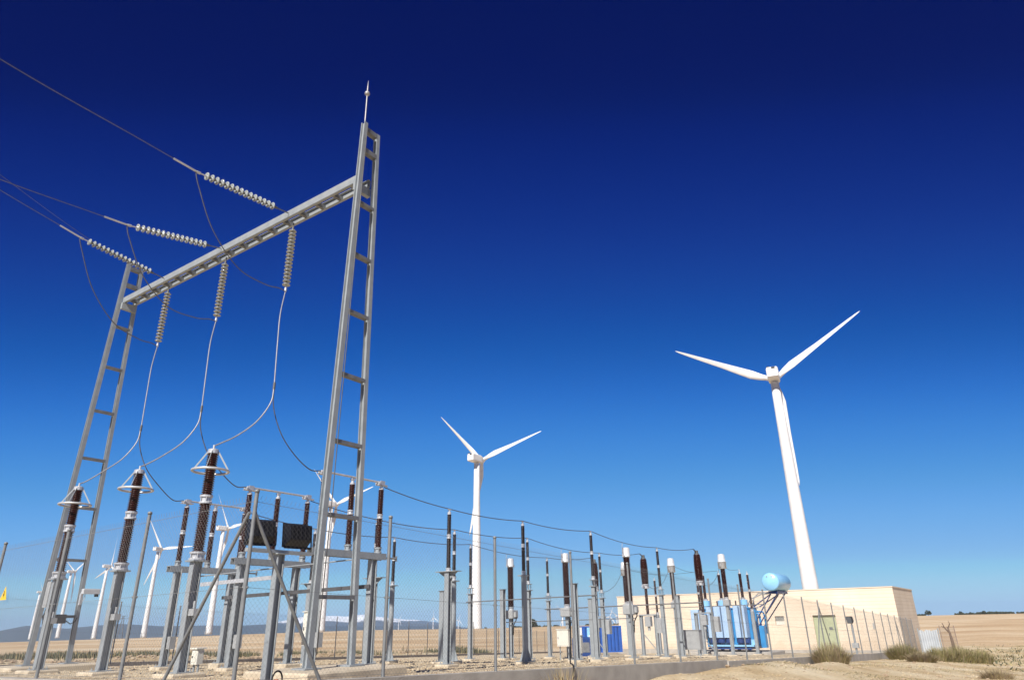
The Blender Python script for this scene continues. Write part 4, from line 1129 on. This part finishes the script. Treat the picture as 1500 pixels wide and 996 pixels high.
def shrub(name, label, u, v, size, h, n, mats, seed, sx=1., w=.022, mi=(0,)):
    rnd = random.Random(seed); base = at_ground(u, v)
    t = thing(name, label, 'shrub', base, 0, 'broom bushes outside the fence')
    f = MB()
    k = 1 if sx <= 1 else int(sx*3)
    for i in range(k):
        o = (i-(k-1)/2)*size*.62
        q = Vector((VX*o*.55+.83*o*.6, VY*o*.55-.5*o*.6, 0)) if k > 1 else Vector((0,0,0))
        z = terrain(base.x+q.x, base.y+q.y)-base.z
        blades(f, Vector((q.x,q.y,z)), n//k, size*.36, h*rnd.uniform(.8,1.05), size*.27, w, rnd, mi)
    f.build('foliage', mats, t)
    lt = MB()
    for _ in range(int(70*size)):
        a = rnd.uniform(0,6.28); r = size*(.3+.55*rnd.random()); x, y = math.cos(a)*r*max(1,sx), math.sin(a)*r*max(1,sx)
        blades(lt, Vector((x,y,terrain(base.x+x,base.y+y)-base.z)), 4, .08, .12, .14, w*.7, rnd, (0,1))
    lt.build('litter', [M['drybroom'], M['strawgrass']], t)
    s = MB()
    for i in range(7):
        a = rnd.uniform(0,6.28); s.cyl((0,0,-.05),(math.cos(a)*size*.18,math.sin(a)*size*.18,h*.35),.02,.008,n=5)
    s.build('stem', M['bark'], t)
    return t
BR = [M['broom'], M['drybroom'], M['strawgrass']]
shrub('broom_bush', 'spiky half dry broom bush in front of the green door', -5.8, 24.2, 1.75, 1.5, 2000, BR, 1, mi=(0,1,1,1,0,2))
shrub('broom_bush', 'small green broom bush at the wall below the building corner', -6.3, 42.0, 2.2, 1.15, 1800, BR, 2, w=.03, mi=(0,0,1))
shrub('broom_bush', 'long row of green broom on the right past the white gate', -9.5, 41.0, 1.45, 1.2, 4200, BR, 3, 1.7, .03, (0,0,0,2,1))
shrub('broom_bush', 'low grey bush in front of the white gate', -8.1, 35.5, 1.7, .8, 1500, BR, 4, w=.03, mi=(1,1,0))
shrub('broom_bush', 'grey twiggy tuft at the bottom right corner', -12.2, 19.4, 1.2, .5, 900, BR, 5, w=.012, mi=(1,1,2))
shrub('broom_bush', 'thin dry weeds growing in front of the low concrete wall', -5.3, 1.9, 1.3, .75, 130, BR, 6, w=.01, mi=(1,2))

def grass():
    rnd = random.Random(11); mb = MB()
    n = 0
    while n < 3000:
        d = 22 + 70*rnd.random()**1.3; az = R(rnd.uniform(6,42)); x = d*math.sin(az); y = d*math.cos(az); u, v = toUV(x,y)
        if u > -5.3: continue
        if noise.noise(Vector((x*.16,y*.16,2.))) < .05*rnd.random()+.02: continue
        blades(mb, Vector((x,y,terrain(x,y))), 9, .2+.004*d, .05+.0008*d, .16, .012+.0003*d, rnd, (0,0,0,1)); n += 1
    return mb.build('dry_grass', [M['strawgrass'], M['scrub']], kind='stuff')
grass()
def scrub():
    rnd = random.Random(12); mb = MB()
    for _ in range(5200):
        side = rnd.random()
        if side < .62:     # strip behind the yard
            d = rnd.gauss(90,4.5); az = rnd.uniform(-40,11)
        else:              # bank on the right
            d = rnd.gauss(84,14); az = rnd.uniform(28.5,42)
        x = d*math.sin(R(az)); y = d*math.cos(R(az)); u, v = toUV(x,y)
        if in_yard(u,v,1.5): continue
        if side < .62 and u < rear_u(v)+4: continue
        if side >= .62 and rnd.random() < .78: continue
        if noise.noise(Vector((x*.09,y*.09,6.))) < -.12: continue
        blades(mb, Vector((x,y,terrain(x,y))), 10, .6 if side < .62 else .9, .95 if side < .62 else .3, .35 if side < .62 else .5, .07, rnd, (0,0,0,0,1) if side < .62 else (0,0,1))
    return mb.build('scrub', [M['scrub'], M['strawgrass']], kind='stuff')
scrub()
def rubble():
    rnd = random.Random(13); mb = MB()
    for _ in range(1500):
        q = rnd.random()
        if q < .7:
            v = rnd.uniform(-20,50); u = rear_u(v)+rnd.gauss(8,2.2)
        else:
            d = rnd.uniform(24,70); az = R(rnd.uniform(8,40)); u, v = toUV(d*math.sin(az), d*math.cos(az))
            if u > -5.2: continue
        c = at_ground(u, v); s = rnd.uniform(.04,.2) if q < .7 else rnd.uniform(.03,.11)
        vs = []
        for a, b, e in ((1,0,0),(-1,0,0),(0,1,0),(0,-1,0),(0,0,1),(0,0,-1),(.6,.6,.5),(-.6,.5,.6),(.5,-.6,.5),(-.6,-.6,.4)):
            vs.append((c.x+a*s*rnd.uniform(.7,1.2), c.y+b*s*rnd.uniform(.7,1.2), c.z+e*s*rnd.uniform(.5,.85)))
        mb.add(vs,[(4,6,0),(4,7,2),(4,8,3),(4,9,1),(4,2,6),(4,7,1),(4,3,9),(4,0,8),(6,2,0),(7,1,2),(9,3,1),(8,0,3),(5,0,2),(5,2,1),(5,1,3),(5,3,0)])
    return mb.build('rubble', M['rock'], kind='stuff')
rubble()
def pebbles():
    rnd = random.Random(31); g = MB(); q = MB()
    def stone(mb, c, s):
        vs = [(c.x+a*s*rnd.uniform(.7,1.2), c.y+b*s*rnd.uniform(.7,1.2), c.z+e*s*rnd.uniform(.4,.75)) for a, b, e in ((1,0,0),(0,1,0),(-1,0,0),(0,-1,0),(0,0,1),(0,0,-.6))]
        mb.add(vs, [(0,1,4),(1,2,4),(2,3,4),(3,0,4),(1,0,5),(2,1,5),(3,2,5),(0,3,5)], 0 if rnd.random() < .7 else 1)
    n = 0
    while n < 9000:
        d = 12.5+38*rnd.random()**1.6; az = R(rnd.uniform(-38,20)); u, v = toUV(d*math.sin(az), d*math.cos(az))
        if not (-4.4 < u < rear_u(v)-.5 and -5.4 < v < 60): continue
        stone(g, W(u, v, gravel_z(u,v)+.008), rnd.uniform(.015,.04)+.0005*d); n += 1
    n = 0
    while n < 2200:
        d = 18+45*rnd.random()**1.4; az = R(rnd.uniform(4,42)); x, y = d*math.sin(az), d*math.cos(az); u, v = toUV(x, y)
        if u > -5.05: continue
        if noise.noise(Vector((x*.3,y*.3,8.))) < -.1: continue
        stone(q, Vector((x,y,terrain(x,y)+.006)), rnd.uniform(.012,.035)+.0004*d); n += 1
    g.build('gravel_stones', [M['gravel'], M['rock']], kind='stuff'); q.build('loose_stones', [M['sand'], M['rock']], kind='stuff')
pebbles()
def stump():
    d = 92.; az = R(30.3); x, y = d*math.sin(az), d*math.cos(az)
    t = thing('dead_tree', 'short dead tree trunk standing on the dry field at the right', 'tree', (x,y,terrain(x,y)-.1), 0)
    MB().tube([(0,0,0),(.06,.03,.9),(-.03,.0,1.8),(-.12,0,2.5)],[.2,.15,.12,.07],8).build('trunk', M['bark'], t)
    b = MB(); b.tube([(-.05,0,1.9),(-.4,.1,2.4),(-.55,.1,2.9)],[.08,.06,.03],6); b.tube([(-.1,0,2.3),(.18,0,2.8),(.1,0,3.1)],[.06,.04,.02],6); b.tube([(-.4,.1,2.4),(-.75,.1,2.6)],[.05,.02],6); b.build('branch', M['bark'], t)
stump()
def leafball(mb, c, r, n, rnd, s=.5):
    for _ in range(n):
        p = Vector((rnd.gauss(0,1),rnd.gauss(0,1),rnd.gauss(0,.8))).normalized()*r*rnd.uniform(.35,1.05)
        p.z = abs(p.z)*1.2; q = c+p; a = Vector((rnd.gauss(0,1),rnd.gauss(0,1),rnd.gauss(0,1))).normalized(); b = a.orthogonal().normalized(); k = s*rnd.uniform(.5,1.2)
        mb.add([q+a*k,q+b*k,q-a*k,q-b*k],[(0,1,2,3)])
def far_trees():
    rnd = random.Random(21)
    for lab, az, d, r in (('dark round bush on the horizon right of the building', 29.3, 425, 1.7),('low bush on the far field edge, left of two small ones', 31.2, 425, .9),('pair of small bushes along the far field edge', 32.5, 425, .9),('grey bare bush on the field edge right of the middle turbine', 1.15, 270, 2.1)):
        x, y = d*math.sin(R(az)), d*math.cos(R(az)); z = terrain(x,y)
        t = thing('far_bush', lab, 'bush', (x,y,z), 0, 'bushes on the far field edge')
        m = MB(); leafball(m, Vector((0,0,.5)), r, 260, rnd, .35)
        if 'pair' in lab: leafball(m, Vector((5,-2,.2)), r*.8, 200, rnd, .35)
        m.build('crown', M['treefar'], t)
        MB().cyl((0,0,-.3),(0,0,1.2),.15,.08,n=6).build('trunk', M['bark'], t)
    mb = MB()
    for _ in range(900):
        az = rnd.uniform(25,46) if rnd.random() < .75 else rnd.uniform(-3,12)
        nn = noise.noise(Vector((az*.35,0,0)))
        if nn < -.18: continue
        d = rnd.uniform(432,450) if az > 20 else rnd.uniform(300,330)
        x, y = d*math.sin(R(az)), d*math.cos(R(az))
        hh = (.55+.9*max(0,nn)) if az > 20 else .5
        leafball(mb, Vector((x,y,terrain(x,y))), hh, 22, rnd, .5 if az > 20 else .3)
    mb.build('treeline', M['treefar'], kind='stuff')
far_trees()

# ---------------------------------------------------------------- hills and mountains
def ridge(name, d, tab, mt, depth, amp, seed, az0, az1):
    mb = MB(); n = 260; rows = 7; vs = []
    for k in range(n+1):
        az = az0+(az1-az0)*k/n; e = lin(tab, az)
        for j in range(rows):
            q = j/(rows-1); dd = d + depth*(q-.5)
            prof = math.sin(math.pi*min(1,max(0,q)))**.8
            x, y = dd*math.sin(R(az)), dd*math.cos(R(az))
            top = EYE + e*d; bot = EYE - .03*d
            nz = noise.fractal(Vector((x/400.,y/400.,seed)), .9, 2.1, 5)
            vs.append((x,y, bot + (top-bot)*prof + amp*nz*prof))
    fs = [((k)*rows+j, (k+1)*rows+j, (k+1)*rows+j+1, k*rows+j+1) for k in range(n) for j in range(rows-1)]
    mb.add(vs, [f[::-1] for f in fs], 0, True)
    return mb.build(name, mt, kind='structure')
ridge('hills', 6500., [(-60,-.004),(-40,-.005),(-36,-.003),(-33.9,.004),(-31.6,.0005),(-28.7,.005),(-26,.001),(-23,.0012),(-21,.0),(-18,.001),(-15,-.002),(-12,-.0035),(-9,-.004),(-6,-.005),(-4,-.008),(-2,-.012)], M['hill'], 1500, 4, 2.2, -60, -2)
ridge('mountains', 7900., [(-24,-.004),(-19,.001),(-17.5,.006),(-16,.0105),(-14.5,.0100),(-13.2,.0085),(-12,.0112),(-11.2,.0095),(-9.8,.006),(-8.5,.004),(-7,.001),(-5.5,-.003),(-3,-.012)], M['mountain'], 1800, 10, 5.1, -24, -3)

# distant lattice pylon
def pylon():
    d = 420.; az = R(-28.4); x, y = d*math.sin(az), d*math.cos(az)
    t = thing('lattice_pylon', 'small lattice pylon far out on the field left of the nearest arrester', 'pylon', (x,y,EYE-.0125*d), R(20))
    m = MB(); 
    for a in (-1,1):
        for b in (-1,1): m.cyl((a*1.2,b*1.2,0),(a*.25,b*.25,11),.09,n=5)
    for k in range(6):
        z0, z1 = k*1.8, (k+1)*1.8; w0, w1 = 1.2-.95*z0/11, 1.2-.95*z1/11
        for a in (-1,1):
            m.cyl((-w0,a*w0,z0),(w1,a*w1,z1),.05,n=4); m.cyl((a*w0,w0,z0),(a*w1,-w1,z1),.05,n=4)
    m.build('tower', M['steel_dark'], t)
    c = MB(); c.cyl((-2.2,0,9.6),(2.2,0,9.6),.1,n=5); c.cyl((-1.8,0,10.8),(1.8,0,10.8),.08,n=5); c.build('crossarm', M['steel_dark'], t)
pylon()

# ---------------------------------------------------------------- haze
HAZE = 8e-5
def haze():
    s = 9800.
    o = MB().box(-s,s,-s,s,-330,112).build('haze', [bpy.data.materials.new('haze_air')], kind='stuff')
    m = o.data.materials[0]; m.use_nodes = True; N = m.node_tree.nodes; N.remove(N['Principled BSDF'])
    v = N.new('ShaderNodeVolumePrincipled'); v.inputs['Color'].default_value = (.46,.68,.98,1); v.inputs['Density'].default_value = HAZE; v.inputs['Anisotropy'].default_value = -.12
    m.node_tree.links.new(v.outputs[0], N['Material Output'].inputs['Volume'])
haze()

# ---------------------------------------------------------------- light, sky, camera
SUN_AZ, SUN_EL = 201., 41.
EXPOSURE = .6
SKY_CURVES = [
    [(.12,.0001),(.224,.0005),(.239,.0010),(.272,.0035),(.323,.0065),(.421,.052),(.543,.142),(.728,.27),(.835,.36),(1.,.42)],
    [(.16,.001),(.306,.007),(.326,.0145),(.37,.037),(.437,.092),(.559,.245),(.693,.385),(.841,.50),(.894,.59),(1.1,.64)],
    [(.25,.02),(.445,.112),(.471,.172),(.528,.275),(.608,.415),(.737,.668),(.837,.75),(.873,.80),(1.,.83)]]
def light():
    s = bpy.data.lights.new('sun', 'SUN'); s.energy = 4.6; s.angle = R(.53); s.color = (1.,.955,.89)
    o = bpy.data.objects.new('sun', s); COL.objects.link(o)
    d = Vector((math.sin(R(SUN_AZ))*math.cos(R(SUN_EL)), math.cos(R(SUN_AZ))*math.cos(R(SUN_EL)), math.sin(R(SUN_EL))))
    o.rotation_euler = d.to_track_quat('Z','Y').to_euler(); o.location = (-30,-20,60)
light()
def world():
    w = bpy.data.worlds.new('World'); scene.world = w; w.use_nodes = True
    N = w.node_tree.nodes; L = w.node_tree.links
    sky = N.new('ShaderNodeTexSky'); sky.sky_type = 'NISHITA'; sky.sun_disc = False
    sky.sun_elevation = R(SUN_EL); sky.sun_rotation = R(SUN_AZ); sky.altitude = 2000; sky.air_density = 1.; sky.dust_density = 0.; sky.ozone_density = 4.
    # clear dry air seen with a polariser: the sky is looked up by height, then given a steep contrast curve
    tc = N.new('ShaderNodeTexCoord'); sp = N.new('ShaderNodeSeparateXYZ'); L.new(tc.outputs['Generated'], sp.inputs[0])
    def mt(op, a, b=None):
        n = N.new('ShaderNodeMath'); n.operation = op
        for i, q in enumerate((a, b)):
            if q is None: continue
            if isinstance(q, (int, float)): n.inputs[i].default_value = q
            else: L.new(q, n.inputs[i])
        return n.outputs[0]
    hx = mt('MULTIPLY', mt('MULTIPLY', sp.outputs['X'], sp.outputs['X']), .13)
    hy = mt('SQRT', mt('ADD', hx, mt('MULTIPLY', sp.outputs['Y'], sp.outputs['Y'])))
    cb = N.new('ShaderNodeCombineXYZ'); L.new(hy, cb.inputs['Y']); L.new(sp.outputs['Z'], cb.inputs['Z'])
    nv = N.new('ShaderNodeVectorMath'); nv.operation = 'NORMALIZE'; L.new(cb.outputs[0], nv.inputs[0]); L.new(nv.outputs[0], sky.inputs['Vector'])
    sc = N.new('ShaderNodeVectorMath'); sc.operation = 'SCALE'; sc.inputs['Scale'].default_value = .1
    gm = N.new('ShaderNodeGamma'); gm.inputs['Gamma'].default_value = .5
    cv = N.new('ShaderNodeRGBCurve'); cv.mapping.use_clip = False
    for ch, pts in enumerate(SKY_CURVES):
        c = cv.mapping.curves[ch]; c.points[0].location = (0,0); c.points[1].location = (1.0, pts[-1][1])
        for p in pts: c.points.new(*p)
        for p in c.points: p.handle_type = 'AUTO_CLAMPED'
    cv.mapping.update()
    up = N.new('ShaderNodeVectorMath'); up.operation = 'SCALE'; up.inputs['Scale'].default_value = 1/(.12*2**EXPOSURE)
    bg = N['Background']; bg.inputs['Strength'].default_value = .12
    L.new(sky.outputs['Color'], sc.inputs[0]); L.new(sc.outputs[0], gm.inputs['Color']); L.new(gm.outputs['Color'], cv.inputs['Color'])
    L.new(cv.outputs['Color'], up.inputs[0]); L.new(up.outputs[0], bg.inputs['Color'])
world()
def camera():
    c = bpy.data.cameras.new('camera'); o = bpy.data.objects.new('camera', c); COL.objects.link(o)
    c.sensor_width = 36.; c.lens = 991./1500*36; c.clip_start = .1; c.clip_end = 80000
    p = R(22.5); r = R(1.07)
    f = Vector((0,math.cos(p),math.sin(p))); u = Vector((0,-math.sin(p),math.cos(p))); x = Vector((1,0,0))
    Xr = x*math.cos(r) - u*math.sin(r); Ur = u*math.cos(r) + x*math.sin(r)
    m = Matrix((Xr, Ur, -f)).transposed().to_4x4(); m.translation = (0,0,EYE)
    o.matrix_world = m; scene.camera = o
camera()
scene.render.engine = 'CYCLES'
scene.view_settings.view_transform = 'Standard'; scene.view_settings.look = 'None'; scene.view_settings.gamma = 1
scene.view_settings.exposure = EXPOSURE; scene.view_settings.use_curve_mapping = False
scene.cycles.use_denoising = True
scene.cycles.max_bounces = 6; scene.cycles.volume_bounces = 0; scene.cycles.transparent_max_bounces = 16
